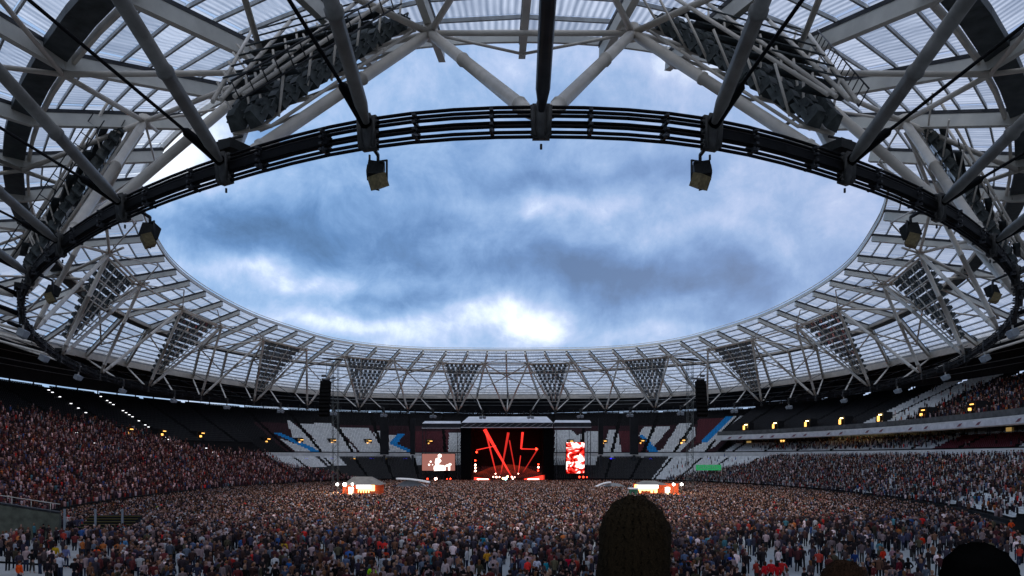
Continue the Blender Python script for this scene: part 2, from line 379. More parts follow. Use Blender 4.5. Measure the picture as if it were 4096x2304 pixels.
# back struts from each node out to the outer edge
for k in range(56):
    a, b = P3(T_, k, ZT), roof(k, 2, -1.7); d = b - a
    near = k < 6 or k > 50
    if near: b = Vector((a.x * .96, a.y - 36, ZO - 1.7)); d = b - a
    r = .27 if (k < 8 or k > 48) else .17
    mb = MB(a); mb.path([a + d * q for q in (.02, .05, .16, .161, .166, .167, .5, .501, .506, .507, 1)], [r * q for q in (.5, 1, 1, 1.22, 1.22, 1, 1, 1.22, 1.22, 1, 1)], 10)
    mb.build('back_strut', 'darksteel' if k == 0 else 'shaded_steel' if near else 'steel', roof_t)  # near struts get the darkened copy of the white steel, as shade
# ------------------------------------------------------------------ cable ring
ring_t = thing('cable_ring', (0, 120, 0), 'black ring of parallel tension cables sweeping round the roof opening below the panels', 'cable ring')
sub = [cr56(T_, i / 4) for i in range(224)]; nrm = [normal2(T_, i / 4) for i in range(224)]
OFF = [(0, .60), (.02, .41), (.12, .20), (-.12, .06), (.06, -.17), (-.02, -.37), (0, -.56)]
for dr, dz in OFF:
    pts = [Vector((sub[i][0] + nrm[i][0] * dr, sub[i][1] + nrm[i][1] * dr, ZT + dz)) for i in range(224)]
    mb = MB(pts[0]); mb.path(pts, .068, 6, True); mb.build('ring_cable', 'cable', ring_t)
tray = MB(P3(T_, 4, ZT))
for i in range(224):
    a = i / 4
    if 1.05 < a < 54.95:
        p, q = cr56(T_, a), cr56(T_, a + .25); tray.bar((p[0], p[1], ZT + .02), (q[0], q[1], ZT + .02), .34, .36)
tray.build('cable_tray', 'cable', ring_t)
cast = None
for k in range(56):
    p = P3(T_, k, ZT); n = normal2(T_, k); rz = math.atan2(n[1], n[0]) - math.pi / 2
    if cast is None:
        mb = MB()
        mb.path([(0, 0, -.66), (0, .02, -.55), (0, .05, -.35), (0, .05, .1), (0, .12, .42), (0, .28, .72)], [.10, .20, .27, .30, .26, .17], 10)
        for z in (-.56, -.37, -.17, .06, .20, .41, .60): mb.bar((-.34, -.02, z), (.34, -.02, z), .30, .17)
        mb.bar((-.20, .1, -.6), (-.24, .15, .55), .09, .5); mb.bar((.20, .1, -.6), (.24, .15, .55), .09, .5)
        for z in (-.45, 0, .45): mb.path([(-.42, .05, z), (.42, .05, z)], .05, 6)
        mb.path([(0, 0, -.85), (0, 0, -1.05)], [.05, .05], 6)
        cast = mb.mesh('node_casting', 'casting')
    o = link('node_casting', cast, ring_t, p - ring_t.location); o.rotation_euler = (0, 0, rz)
    for t in (.28, .72):
        q = cr56(T_, k + t); nn = normal2(T_, k + t)
        if k == 0 and t == .28: cl = MB(); [cl.box((0, 0, z), (.14, .70, .10)) for z in (-.40, -.15, .12, .40)]; cl.box((0, .0, 0), (.09, .3, .9)); clm = cl.mesh('cable_clamp', 'darksteel')
        o = link('cable_clamp', clm, ring_t, Vector((q[0], q[1], ZT)) - ring_t.location); o.rotation_euler = (0, 0, math.atan2(nn[1], nn[0]) - math.pi / 2)
for k in range(56):
    if k == 0 : continue
    a = P3(T_, k, ZT + .2); n = normal2(T_, k); L = 27.0 if (k < 14 or k > 42) else 22
    b = a + Vector((n[0] * L, n[1] * L, L * .37)); d = b - a
    mb = MB(a); mb.path([a + d * .01, a + d * .075, a + d * .08, b], [.26, .20, .075, .075], 7); mb.build('stay_cable', 'cable', ring_t)

# ------------------------------------------------------------------ floodlight panels
SIDE = {1: 'left', -1: 'right'}
ORD = {2: 'nearest overhead', 6: 'at the edge of view beside the big ring cable', 10: 'at the bend of the roof', 14: 'high over the side stand', 18: 'above the speaker tower', 22: 'beyond the speaker tower', 26: 'above the stage'}
PAD_LABEL = {
    2: 'huge dark triangular floodlight panel overhead, seen from behind', 6: 'dark floodlight panel half hidden behind the black ring cables', 10: 'large steeply tilted floodlight grid beside the end of the ring cables',
    14: 'tilted floodlight grid over the side stand, second largest of the far row', 18: 'floodlight grid hanging just outside the black speaker tower', 22: 'floodlight grid hanging between speaker tower and stage', 26: 'floodlight grid hanging straight above the stage wing'}
lampm = None
for side in (1, -1):
    for kk in (2, 6, 10, 14, 18, 22, 26):
        k = kk * side
        A = P3(T_, k, ZT); B = P3(M_, k - 1, ZM); C = P3(M_, k + 1, ZM)
        n = normal2(T_, k % 56); nv = Vector((n[0], n[1], 0))
        out = (B - A).cross(C - A).normalized()
        if out.dot(nv) < 0: out = -out
        mid = (B + C) / 2
        t = thing('floodlight_panel', A, PAD_LABEL[kk] + ', on the ' + SIDE[side], 'floodlights', 'triangular floodlight panels under the roof')
        up = mid - A; H = up.length; upn = up / H; right = (C - B).normalized(); W = (C - B).length
        # frame: rails and stiles
        rows = 12
        def at(u, v, off): # u across -.5..5, v 0..1 up
            return A + up * v + (C - B) * (u * v) + out * off
        for i in range(0, 5):
            v = .20 + .77 * i / 4
            MB(A).tube(at(-.46, v, .5), at(.46, v, .5), .10 if i < 4 else .16, 6).build('rail', 'steel', t)
        for u in (-.45, -.15, .15, .45):
            MB(A).tube(at(u * 1.0, .2, .45), at(u, .97, .45), .09, 6).build('stile', 'steel', t)
        near = kk in (2, 6)
        if near:      # service cage and walkways behind the lamps
            for i in range(6):
                v = .25 + .13 * i
                m = MB(A); m.bar(at(-.44, v, 1.9), at(.44, v, 1.9), .5, .08); m.tube(at(-.44, v, 1.9) + Vector((0, 0, 1.0)), at(.44, v, 1.9) + Vector((0, 0, 1.0)), .05, 5)
                m.build('walkway', 'gutter', t)
                for j in range(4):
                    u = -.42 + .28 * j
                    m = MB(A); m.tube(at(u, v, .6), at(u + (.14 if j % 2 else 0), v + .10, 2.3), .07, 5); m.build('cage_brace', 'steel', t)
            for u in (-.46, -.2, .2, .46):
                m = MB(A); m.tube(at(u, .16, 2.2), at(u, 1.0, 2.6), .11, 6); m.build('cage_chord', 'steel', t)
            for v0, u0, v1, u1 in ((.98, -.45, .72, .1), (.98, .45, .72, .1), (.72, -.4, .5, .2), (.72, .4, .5, .2), (.5, -.4, .3, .2)):
                m = MB(A); m.tube(at(u0, v0, -.3), at(u1, v1, -.1), .085, 6); m.build('front_brace', 'steel', t)
            m = MB(A)
            for j in range(14):
                v = .14 + .055 * j; m.tube(at(-.5, v, 2.1) , at(-.5, v, 2.9), .04, 4)
            for q in (2.1, 2.9): m.tube(at(-.5, .14, q), at(-.5, .9, q), .05, 4)
            m.build('ladder', 'darksteel', t)
        m = MB(A); c = at(0, .06, .5); m.box(c, (1.4, 1.1, .42), math.atan2(n[1], n[0]) - math.pi / 2); m.bar(c + Vector((0, 0, .5)) - right * .7, c + Vector((0, 0, .5)) + right * .7, .08, .08); m.build('control_cabinet', 'speaker_dark', t)
        # lamps
        if lampm is None:
            b = MB(); b.add([(-.42, -.30, -.40), (.42, -.30, -.40), (.42, -.30, .40), (-.42, -.30, .40), (-.22, .34, -.2), (.22, .34, -.2), (.22, .34, .2), (-.22, .34, .2)],
                            [(4, 5, 1, 0), (5, 6, 2, 1), (6, 7, 3, 2), (7, 4, 0, 3), (7, 6, 5, 4)])
            b.add([(-.38, -.29, -.36), (.38, -.29, -.36), (.38, -.29, .36), (-.38, -.29, .36)], [(0, 1, 2, 3)], 1)
            b.bar((-.48, 0, -.1), (-.48, 0, .4), .06, .1); b.bar((.48, 0, -.1), (.48, 0, .4), .06, .1); b.bar((-.5, 0, .42), (.5, 0, .42), .06, .06)
            lampm = b.mesh('floodlight', ['lamp_body', 'lamp_glass'])
        rz = math.atan2(n[1], n[0]) - math.pi / 2
        sc = 1.12 if near else 1.0
        vstep = .066 if not near else .050
        v = .20
        while v < .965:
            wid = W * v * .9; cnt = max(1, int(wid / (1.15 if not near else .98)))
            for j in range(cnt):
                u = ((j + .5) / cnt - .5) * .9
                o = link('floodlight', lampm, t, at(u, v, .95 if not near else 1.1) - A)
                o.rotation_euler = (math.radians(random.uniform(22, 34)), 0, rz + random.uniform(-.12, .12)); o.scale = (sc, sc, sc)
            v += vstep
# ------------------------------------------------------------------ speaker clusters under the odd nodes
SPK = {1: 'second hanging speaker pair in front of open cloud', 3: 'hanging speaker pair where cables meet the roof edge', 5: 'small tan speaker pair among the roof struts'}
spk_parts = []
def box_mesh(nm, d, mats, grille=True):
    b = MB(); b.box((0, 0, 0), d)
    b.box((0, -d[1] / 2 - .03, 0), (d[0] * .9, .05, d[2] * .9), mi=1)
    b.bar((-d[0] / 2 - .03, -d[1] * .3, 0), (-d[0] / 2 - .03, d[1] * .3, 0), .05, d[2] * .5, mi=1)
    return b.mesh(nm, mats)
sp_box = box_mesh('speaker_box', (1.05, .85, 1.0), ['speaker_tan', 'speaker_dark']); sp_box2 = box_mesh('speaker_box', (1.05, .85, 1.0), ['speaker_dark', 'speaker_tan'])
yk = MB()
yk.bar((0, 1.6, .1), (0, 0, -.45), .2, .24); yk.tube((0, 0, -.4), (0, 0, -.95), .13, 8); yk.bar((-.8, 0, -.95), (.8, 0, -.95), .12, .12); yk.bar((.78, 0, -.9), (.78, 0, -2.5), .1, .14); yk.bar((-.2, .1, -.95), (-.2, .1, -1.8), .12, .12)
yk.path([(-.55, 0, -2.1), (-.62, 0, -2.7), (-.35, 0, -3.1), (.1, 0, -3.25)], .055, 6); yk.bar((.78, 0, -2.4), (.2, 0, -2.8), .1, .12)
ykm = yk.mesh('yoke', 'darksteel')
for side in (1, -1):
    for kk in range(1, 28, 2):
        k = kk * side; p = P3(T_, k, ZT); n = normal2(T_, k % 56); rz = math.atan2(n[1], n[0]) - math.pi / 2
        if kk == 1: lab = 'dark and tan speaker pair hanging against open cloud, %s of the black centre strut' % SIDE[side]
        elif kk == 3: lab = 'speaker pair hanging over the inner roof edge on the ' + SIDE[side]
        elif kk == 5: lab = 'tan speaker pair hanging in front of the ' + SIDE[side] + ' roof steelwork'
        else:
            SW = {7: 'where the cable ring bends round at the picture edge', 9: 'just past the bend of the cable ring', 11: 'under the largest far floodlight grid', 13: 'between the two outermost far floodlight grids', 15: 'under the second far floodlight grid', 17: 'two pairs outside the black speaker tower', 19: 'next outside the black speaker tower', 21: 'next inside the black speaker tower', 23: 'two pairs inside the speaker tower', 25: 'over the end of the stage wing', 27: 'over the stage canopy, next to the middle'}
            lab = 'small pale speaker pair %s, %s side' % (SW[kk], SIDE[side])
        if kk <= 5: p = p - Vector((n[0], n[1], 0)) * (.7 if kk == 1 else 1.3)
        t = thing('speaker_cluster', p, lab, 'speakers', 'speaker pairs hanging from the cable ring' if kk <= 5 else 'small far speaker pairs on the %s' % SIDE[side], rz)
        if kk <= 5:
            link('yoke', ykm, t); s1 = link('speaker_box', sp_box2, t, (-.25, -.1, -1.65)); s1.rotation_euler = (math.radians(18), math.radians(6), math.radians(-25)); s1.scale = (1.25, 1.1, 1.25)
            s2 = link('speaker_box', sp_box, t, (.15, .25, -2.65)); s2.rotation_euler = (math.radians(-24), 0, math.radians(20)); s2.scale = (1.2, 1.05, 1.05)
            q_ = .52 if kk == 1 else .60; t.scale = (-q_ * side, q_, q_)
            t.location.z = ZT - .35 + (.0 if kk == 1 else .5)
        else:
            if kk == 7 and side == 1:
                fy = MB(); fy.tube((0, 0, -.9), (0, 0, -1.5), .12, 6); fy.bar((-1.0, 0, -1.5), (1.0, 0, -1.5), .15, .12); fym = fy.mesh('yoke', 'steel'); fb = MB(); fb.box((0, 0, 0), (1.0, .9, .85)); fbm = fb.mesh('speaker_box', 'tent_grey')
            link('yoke', fym, t)
            t.scale = (.75, .75, .75)
            for x in (-.7, .7):
                s = link('speaker_box', fbm, t, (x, 0, -2.0)); s.rotation_euler = (.5, 0, x * .7)
# ------------------------------------------------------------------ stands
def crv(A, a):
    a = np.asarray(a, float); k = np.floor(a).astype(int); t = (a - k)[:, None]
    p0, p1, p2, p3 = [A[(k + q) % 56] for q in (-1, 0, 1, 2)]
    return .5 * ((2 * p1) + (-p0 + p2) * t + (2 * p0 - 5 * p1 + 4 * p2 - p3) * t * t + (-p0 + 3 * p1 - 3 * p2 + p3) * t ** 3)
def nrv(A, a):
    d = crv(A, np.asarray(a) + .25) - crv(A, np.asarray(a) - .25); n = np.stack([-d[:, 1], d[:, 0]], 1); n /= np.linalg.norm(n, axis=1)[:, None]
    c = np.array([[0, 120.]]) - crv(A, a); s = np.sign((n * c).sum(1)); return -n * s[:, None]
def stand_pts(a, d):
    return crv(F_, a) + nrv(F_, a) * np.asarray(d)[:, None]
def terrace(name, a0, a1, d0, d1, z0, z1, rows, parent, m='dark_concrete', under=.9):
    na = int((a1 - a0) * 2) + 1; aa = np.linspace(a0, a1, na); vs = []; fs = []
    prof = []
    for r in range(rows):
        da = d0 + (d1 - d0) * r / rows; db = d0 + (d1 - d0) * (r + 1) / rows; z = z0 + (z1 - z0) * r / (rows - 1)
        prof += [(da, z), (db, z)]
    prof = [(d0, z0 - under)] + prof + [(d1, z0 - under)]
    for d, z in prof:
        p = stand_pts(aa, np.full(na, d)); vs += [(q[0], q[1], z) for q in p]
    for j in range(len(prof) - 1):
        for i in range(na - 1): fs.append((j * na + i, j * na + i + 1, (j + 1) * na + i + 1, (j + 1) * na + i))
    fs.append(tuple(j * na for j in range(len(prof)))); fs.append(tuple(j * na + na - 1 for j in range(len(prof)))[::-1])
    org = Vector(vs[0]); me = bpy.data.meshes.new(name); me.from_pydata([tuple(Vector(v) - org) for v in vs], [], fs); me.materials.append(MT[m]); me.update()
    return link(name, me, parent, org - parent.location)
def band(name, a0, a1, d, z0, z1, th, m, parent, step=.25):
    mb = MB((*stand_pts([a0], [d])[0], z0)); n = int((a1 - a0) / step)
    p = stand_pts(np.linspace(a0, a1, n + 1), np.full(n + 1, d + th / 2))
    for i in range(n): mb.bar((*p[i], (z0 + z1) / 2), (*p[i + 1], (z0 + z1) / 2), th, z1 - z0)
    return mb.build(name, m, parent)
def colour_mesh(name, V, F, C, m, parent=None, kind=None, org=None):
    """V (n,3), F (m,4 or 3) ints, C (n,3)"""
    org = np.array(org if org is not None else V.mean(0)); me = bpy.data.meshes.new(name)
    me.vertices.add(len(V)); me.vertices.foreach_set('co', (V - org).astype(np.float32).ravel())
    k = F.shape[1]; me.loops.add(F.size); me.loops.foreach_set('vertex_index', F.astype(np.int32).ravel())
    me.polygons.add(len(F)); me.polygons.foreach_set('loop_start', np.arange(0, F.size, k, dtype=np.int32)); me.polygons.foreach_set('loop_total', np.full(len(F), k, dtype=np.int32))
    at = me.attributes.new('colour', 'FLOAT_COLOR', 'POINT'); at.data.foreach_set('color', np.hstack([C, np.ones((len(C), 1))]).astype(np.float32).ravel())
    me.materials.append(MT[m]); me.update(calc_edges=True); me.validate()
    o = link(name, me, parent, Vector(org) - (parent.location if parent else Vector((0, 0, 0))))
    if kind: o['kind'] = kind
    return o
BOXV = np.array([(x, y, z) for z in (0, 1) for y in (-1, 1) for x in (-1, 1)], float)
BOXF = np.array([(0, 1, 5, 4), (1, 3, 7, 5), (3, 2, 6, 7), (2, 0, 4, 6), (4, 5, 7, 6)])
def seats(name, a0, a1, d0, d1, z0, z1, rows, colfn, parent, aisle=1.2, ph=0.0):
    P = []; Q = []; CC = []
    for r in range(rows):
        d = d0 + (d1 - d0) * (r + .55) / rows; z = z0 + (z1 - z0) * r / (rows - 1)
        p = stand_pts(np.linspace(a0, a1, 40), np.full(40, d)); L = np.linalg.norm(np.diff(p, axis=0), axis=1).sum()
        n = int(L / .52); a = np.linspace(a0, a1, n)
        fr = ((a - ph) / aisle) % 1.0; a = a[(fr > .05) & (fr < .95)]
        c, keep = colfn(a, np.full(len(a), (r + .5) / rows)); a = a[keep]; c = c[keep]
        if not len(a): continue
        pp = stand_pts(a, np.full(len(a), d)); P.append(np.column_stack([pp, np.full(len(a), z)])); Q.append(nrv(F_, a)); CC.append(c)
    P = np.vstack(P); Q = np.vstack(Q); CC = np.vstack(CC) * RNG.uniform(.85, 1.08, (sum(map(len, CC)), 1)); t = np.stack([-Q[:, 1], Q[:, 0]], 1)
    V = []; F = []
    for (w_, dep, z0_, h_, off) in ((.22, .03, .40, .42, .24), (.22, .21, .38, .07, .02)):
        b = BOXV
        X = P[:, None, 0] + t[:, None, 0] * b[None, :, 0] * w_ + Q[:, None, 0] * (b[None, :, 1] * dep + off + b[None, :, 2] * .08 * (h_ > .2))
        Y = P[:, None, 1] + t[:, None, 1] * b[None, :, 0] * w_ + Q[:, None, 1] * (b[None, :, 1] * dep + off + b[None, :, 2] * .08 * (h_ > .2))
        Z = P[:, None, 2] + z0_ + b[None, :, 2] * h_
        V.append(np.stack([X, Y, Z + 0 * X], 2).reshape(-1, 3))
    n = len(P); F = np.vstack([(BOXF[None] + (np.arange(n) * 8)[:, None, None]).reshape(-1, 4) + off for off in (0, 8 * n)])
    C = np.vstack([np.repeat(CC, 8, 0)] * 2)
    return colour_mesh(name, np.vstack(V), F, C, 'seats', parent, 'stuff')
WHITE, CLARET, BLUE, DARK = (.86, .85, .82), (.13, .030, .036), (.02, .34, .78), (.010, .009, .010)
POLYS = [('w', [(20.95, .64), (21.95, .66), (22.35, -.02), (21.1, -.02)]), ('w', [(22.1, .56), (23.1, .56), (23.4, .06), (23.35, -.02), (22.45, -.02)]), ('w', [(23.2, .48), (23.55, .5), (23.4, .18)]),
 ('w', [(23.75, .4), (24.15, .4), (23.7, .18), (24.4, -.02), (23.55, -.02)]), ('w', [(20.65, .72), (20.7, .7), (21.2, -.02), (20.5, -.02), (20.2, .16)]), ('w', [(26.0, .48), (26.45, .48), (26.35, -.02), (25.9, -.02)]),
 ('w', [(19.8, .28), (20.75, -.02), (19.9, -.02)]), ('w', [(29.55, .52), (30.2, .52), (30.45, .4), (30.85, .5), (31.25, .5), (31.35, -.02), (29.65, -.02)]), ('w', [(31.6, .52), (31.9, .52), (32.1, .2), (32.25, -.02), (31.5, -.02)]),
 ('w', [(32.75, .6), (33.65, .6), (33.5, .26), (33.35, .06), (32.7, .38)]), ('w', [(33.85, .68), (34.25, .68), (34.7, .36), (34.55, -.02), (33.6, -.02), (33.8, .08)]), ('w', [(35.35, .8), (35.9, .78), (35.75, .12), (35.5, -.02), (34.75, -.02), (35.15, .2)]),
 ('c', [(24.6, .5), (26.0, .52), (25.9, -.02), (24.5, -.02)]), ('c', [(31.95, .5), (32.6, .5), (32.9, -.02), (32.25, -.02)]), ('c', [(32.65, .32), (33.35, -.02), (32.85, -.02)]), ('c', [(34.35, .76), (35.3, .78), (35.15, .2), (34.85, .18)]),
 ('b', [(19.75, .40), (20.05, .40), (20.9, -.02), (20.55, -.02)]), ('b', [(24.05, .42), (24.3, .42), (23.95, .18), (24.5, .04), (24.4, -.04), (23.65, .2)]), ('b', [(32.7, .40), (32.85, .38), (33.75, -.02), (33.35, -.02)]), ('b', [(35.15, .80), (35.42, .80), (35.3, .2), (35.05, .2)])]
def inpoly(x, y, P):
    r = np.zeros(len(x), bool); n = len(P)
    for i in range(n):
        x0, y0 = P[i]; x1, y1 = P[(i + 1) % n]
        c = ((y0 > y) != (y1 > y)); xx = (x1 - x0) * (y - y0) / ((y1 - y0) if y1 != y0 else 1e-9) + x0; r ^= c & (x < xx)
    return r
def upper_col(a, r):
    c = np.tile(np.array(DARK), (len(a), 1)); cl = {'w': WHITE, 'c': CLARET, 'b': BLUE}
    base = (r < .62) & (a > 19.5) & (a < 36); c[base] = (.05, .018, .022)
    for k, P in POLYS: c[inpoly(a, r, P)] = cl[k]
    return c, np.ones(len(a), bool)
def const_col(col, cond=lambda a, r: np.ones(len(a), bool)):
    return lambda a, r: (np.tile(np.array(col), (len(a), 1)), cond(a, r))

left_t = thing('grandstand', (*stand_pts([13], [0])[0], 0), 'long packed stand sweeping up the left side into the dark', 'grandstand', 'tiers of seating round the pitch')
far_t = thing('grandstand', (*stand_pts([28], [0])[0], 0), 'far stand behind the stage with empty white, claret and blue seats', 'grandstand', 'tiers of seating round the pitch')
right_t = thing('grandstand', (*stand_pts([43], [0])[0], 0), 'right-hand stand with white balcony bands and yellow-lit exits', 'grandstand', 'tiers of seating round the pitch')
LA0, LA1, RA0, RA1 = 8.2, 18.6, 36.0, 48.0
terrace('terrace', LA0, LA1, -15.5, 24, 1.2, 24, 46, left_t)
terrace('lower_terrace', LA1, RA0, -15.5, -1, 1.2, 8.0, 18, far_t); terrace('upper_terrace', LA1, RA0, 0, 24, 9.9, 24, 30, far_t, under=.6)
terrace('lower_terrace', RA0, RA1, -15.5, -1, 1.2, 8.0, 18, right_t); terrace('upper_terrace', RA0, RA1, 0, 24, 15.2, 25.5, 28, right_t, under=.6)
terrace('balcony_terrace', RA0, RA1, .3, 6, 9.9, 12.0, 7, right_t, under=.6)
band('fascia', LA1, RA0, -.3, 8.35, 9.95, .5, 'fascia', far_t)
band('fascia', RA0, RA1, -.3, 8.35, 10.0, .5, 'fascia', right_t)
band('balcony_front', RA0, RA1, -.3, 13.6, 15.1, .5, 'fascia', right_t); band('advert_board', RA0 + .3, RA1, -.75, 13.75, 14.75, .12, 'tent_white', right_t)
band('parapet_wall', RA0, RA1, .6, 15.2, 16.3, .25, 'concrete', right_t)
band('glass_front', RA0, RA1, 6.6, 11.8, 14.8, .2, 'glass_dark', right_t)
for k_, t_ in ((LA1, far_t), (RA0, right_t)): band('passage_wall', k_, RA0 if k_ == LA1 else RA1, 2.0, 4.5, 9.2, .3, 'backwall', t_)
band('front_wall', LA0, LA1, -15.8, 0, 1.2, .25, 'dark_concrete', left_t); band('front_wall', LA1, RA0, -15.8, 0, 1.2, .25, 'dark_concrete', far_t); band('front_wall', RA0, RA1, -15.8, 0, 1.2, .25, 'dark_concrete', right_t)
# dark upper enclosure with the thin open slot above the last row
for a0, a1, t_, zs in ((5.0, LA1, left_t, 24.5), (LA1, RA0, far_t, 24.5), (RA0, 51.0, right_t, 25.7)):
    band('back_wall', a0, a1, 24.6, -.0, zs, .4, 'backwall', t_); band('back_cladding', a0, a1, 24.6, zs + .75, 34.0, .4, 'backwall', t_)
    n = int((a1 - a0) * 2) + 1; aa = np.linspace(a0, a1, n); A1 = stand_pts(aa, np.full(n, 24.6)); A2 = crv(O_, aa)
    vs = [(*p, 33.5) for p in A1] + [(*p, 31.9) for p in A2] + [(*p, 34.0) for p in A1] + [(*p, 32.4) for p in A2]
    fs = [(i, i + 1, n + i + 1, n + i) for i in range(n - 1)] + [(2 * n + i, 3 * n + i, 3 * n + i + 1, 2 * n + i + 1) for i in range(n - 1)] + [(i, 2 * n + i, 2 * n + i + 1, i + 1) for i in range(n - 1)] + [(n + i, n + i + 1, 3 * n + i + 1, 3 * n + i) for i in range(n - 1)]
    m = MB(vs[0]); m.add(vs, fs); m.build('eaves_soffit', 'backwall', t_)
    for a in np.arange(a0 + .2, a1, .5):
        p = stand_pts([a], [24.6])[0]; MB((*p, zs)).tube((*p, zs), (*p, zs + .75), .16, 5).build('slot_post', 'darksteel', t_)
    # service walkway with pale handrails hung inside the cladding
    for dz, tr in ((28.6, .10), (30.3, .07), (27.4, .06)):
        m = MB((*A1[0], dz)); q = stand_pts(aa, np.full(n, 20.5))
        for i in range(n - 1): m.tube((*q[i], dz), (*q[i + 1], dz), tr, 5)
        m.build('handrail', 'purlin', t_)
seats('upper_seats', LA1, RA0, 0, 24, 9.9, 24, 30, upper_col, far_t, 1.22, 19.68)
seats('dark_seats', 11.5, LA1, 0, 24, 10.3, 24, 26, const_col(DARK, lambda a, r: r > .15), left_t)
def fl_col(a, r):
    c = np.tile(np.array((.035, .033, .033)), (len(a), 1)); wb = ((a % 1.22) < .8) & (r > .62) & (((a * .41).astype(int) % 2) == 0); c[wb] = WHITE
    tl = (a > 34.2) & (r < 1.0); c[tl] = WHITE; tl = (a < 20.6) & (r > .55); c[tl] = WHITE
    return c, r > .06
seats('lower_seats', LA1, RA0, -15.5, -1, 1.2, 8.0, 18, fl_col, far_t, 1.22, 19.68)
seats('lower_seats', RA0, RA1, -15.5, -1, 1.2, 8.0, 18, const_col(WHITE, lambda a, r: r > .06), right_t, 1.22)
seats('upper_seats', RA0, RA1, 1, 24, 15.2, 25.5, 28, lambda a, r: (np.where(((a > 41.0) & (a < 42.3))[:, None], np.array([WHITE]), np.array([DARK])), r > .08), right_t, 1.22)
seats('balcony_seats', RA0 + .3, RA1, .4, 6, 9.9, 12.0, 6, lambda a, r: (np.where(((a > 43.3) & (a < 45.2))[:, None], np.array([(.13, .018, .026)]), np.array([WHITE])), np.ones(len(a), bool)), right_t, 1.22)
# flights of stairs: pale steps along some aisles, small lit nosings on the left stand
for a, f0, f1, pr in ((13.0, .42, .9, .3), (14.25, .70, .96, .8), (14.5, .46, .7, .55), (15.5, .36, .97, .8), (16.4, .30, .42, .9), (12.1, .5, .8, .2)):
    for r in range(46):
        f_ = r / 45
        if not f0 <= f_ <= f1 or random.random() > pr * .75: continue
        d = -15.5 + 39.5 * (r + .2) / 46; z = 1.2 + 22.8 * f_ + .55
        p = stand_pts([a], [d])[0]; MB((*p, z)).box((*p, z), (.42, .25, .12), .9).build('step_light', 'glow_step', left_t)
def vomitory(a, d, z, t_, bright=True, wide=2.2):
    p = stand_pts([a], [d])[0]; n = nrv(F_, [a])[0]; rz = math.atan2(n[1], n[0]) - math.pi / 2; e = Vector((math.cos(rz), math.sin(rz), 0)); nn = Vector((n[0], n[1], 0)); c = Vector((*p, z))
    o = MB(c)
    o.box(c + e * (wide / 2 + .15) + nn * .9, (.3, 2.2, 2.3), rz); o.box(c - e * (wide / 2 + .15) + nn * .9, (.3, 2.2, 2.3), rz); o.box(c + Vector((0, 0, 1.25)) + nn * .9, (wide + .6, 2.2, .2), rz); o.box(c + nn * 1.9, (wide, .1, 2.3), rz, 1)
    v = o.build('exit_passage', ['backwall', 'glow_dimamber'], t_)
    l = MB(c); l.box(c + Vector((0, 0, .75)) + e * .5 - nn * .4, (.95, .18, .2), rz); link('exit_lamp', l.mesh('exit_lamp', 'glow_warm' if bright else 'glow_amber'), v, (0, 0, 0))
    l = MB(c); l.box(c + Vector((0, 0, -.1)) - e * .3 - nn * .3, (.5, .3, 1.2 if bright else .5), rz); link('lit_panel', l.mesh('lit_panel', 'glow_amber'), v, (0, 0, 0))
for a in (36.9, 38.0, 39.2, 40.4, 41.6, 42.8, 44.0, 45.2): vomitory(a, 2.6, 17.3, right_t, a < 42)
for a in (19.2, 20.4, 21.6, 22.9, 25.2, 28.9, 30.2, 31.5, 32.9, 34.4): vomitory(a, 5.2, 13.2, far_t, False, 1.6)
for a in (14.6, 15.6, 16.9): vomitory(a, 6.0, 14.2, left_t, False, 2.4)
# hospitality windows, small lamps and screens under the balcony
for i, (a, m_) in enumerate([(36.7, 'glow_dimamber'), (37.9, 'glow_amber'), (39.9, 'glow_warm'), (40.2, 'glow_warm'), (40.5, 'glow_warm'), (40.85, 'glow_warm'), (41.2, 'glow_warm'), (44.3, 'glow_dimamber'), (45.6, 'glow_white')]):
    p = stand_pts([a], [6.4])[0]; n = nrv(F_, [a])[0]; rz = math.atan2(n[1], n[0]) - math.pi / 2
    w_, h_ = ((1.6, 1.6) if i < 2 else (4.2, .28) if i < 7 else (1.4, .7)); z_ = 12.6 if i < 2 else 14.2 if i < 7 else 13.4
    MB((*p, z_)).box((*p, z_), (w_, .12, h_), rz).build('lit_window', m_, right_t)
for a in np.arange(RA0 + .3, RA1, .28):
    p = stand_pts([a], [6.42])[0]; MB((*p, 11.8)).tube((*p, 11.8), (*p, 14.8), .09, 5).build('window_mullion', 'darksteel', right_t)
for i, a in enumerate(np.arange(36.6, 47.5, .42)):
    p = stand_pts([a], [-.83])[0]; n = nrv(F_, [a])[0]; rz = math.atan2(n[1], n[0]) - math.pi / 2; e = Vector((math.cos(rz), math.sin(rz), 0)); c = Vector((*p, 14.25))
    m = MB(c); m.add([c - e * .9 + Vector((0, 0, -.3)), c + e * .2 + Vector((0, 0, -.2)), c + e * .9 + Vector((0, 0, .35)), c - e * .1 + Vector((0, 0, .22))], [(0, 1, 2, 3)])
    if i % 3 != 2: m.build('advert_mark', 'advert_mark' if 'advert_mark' in MT else MT.setdefault('advert_mark', mat('faded_red_print', (.30, .12, .14), .6)), right_t)
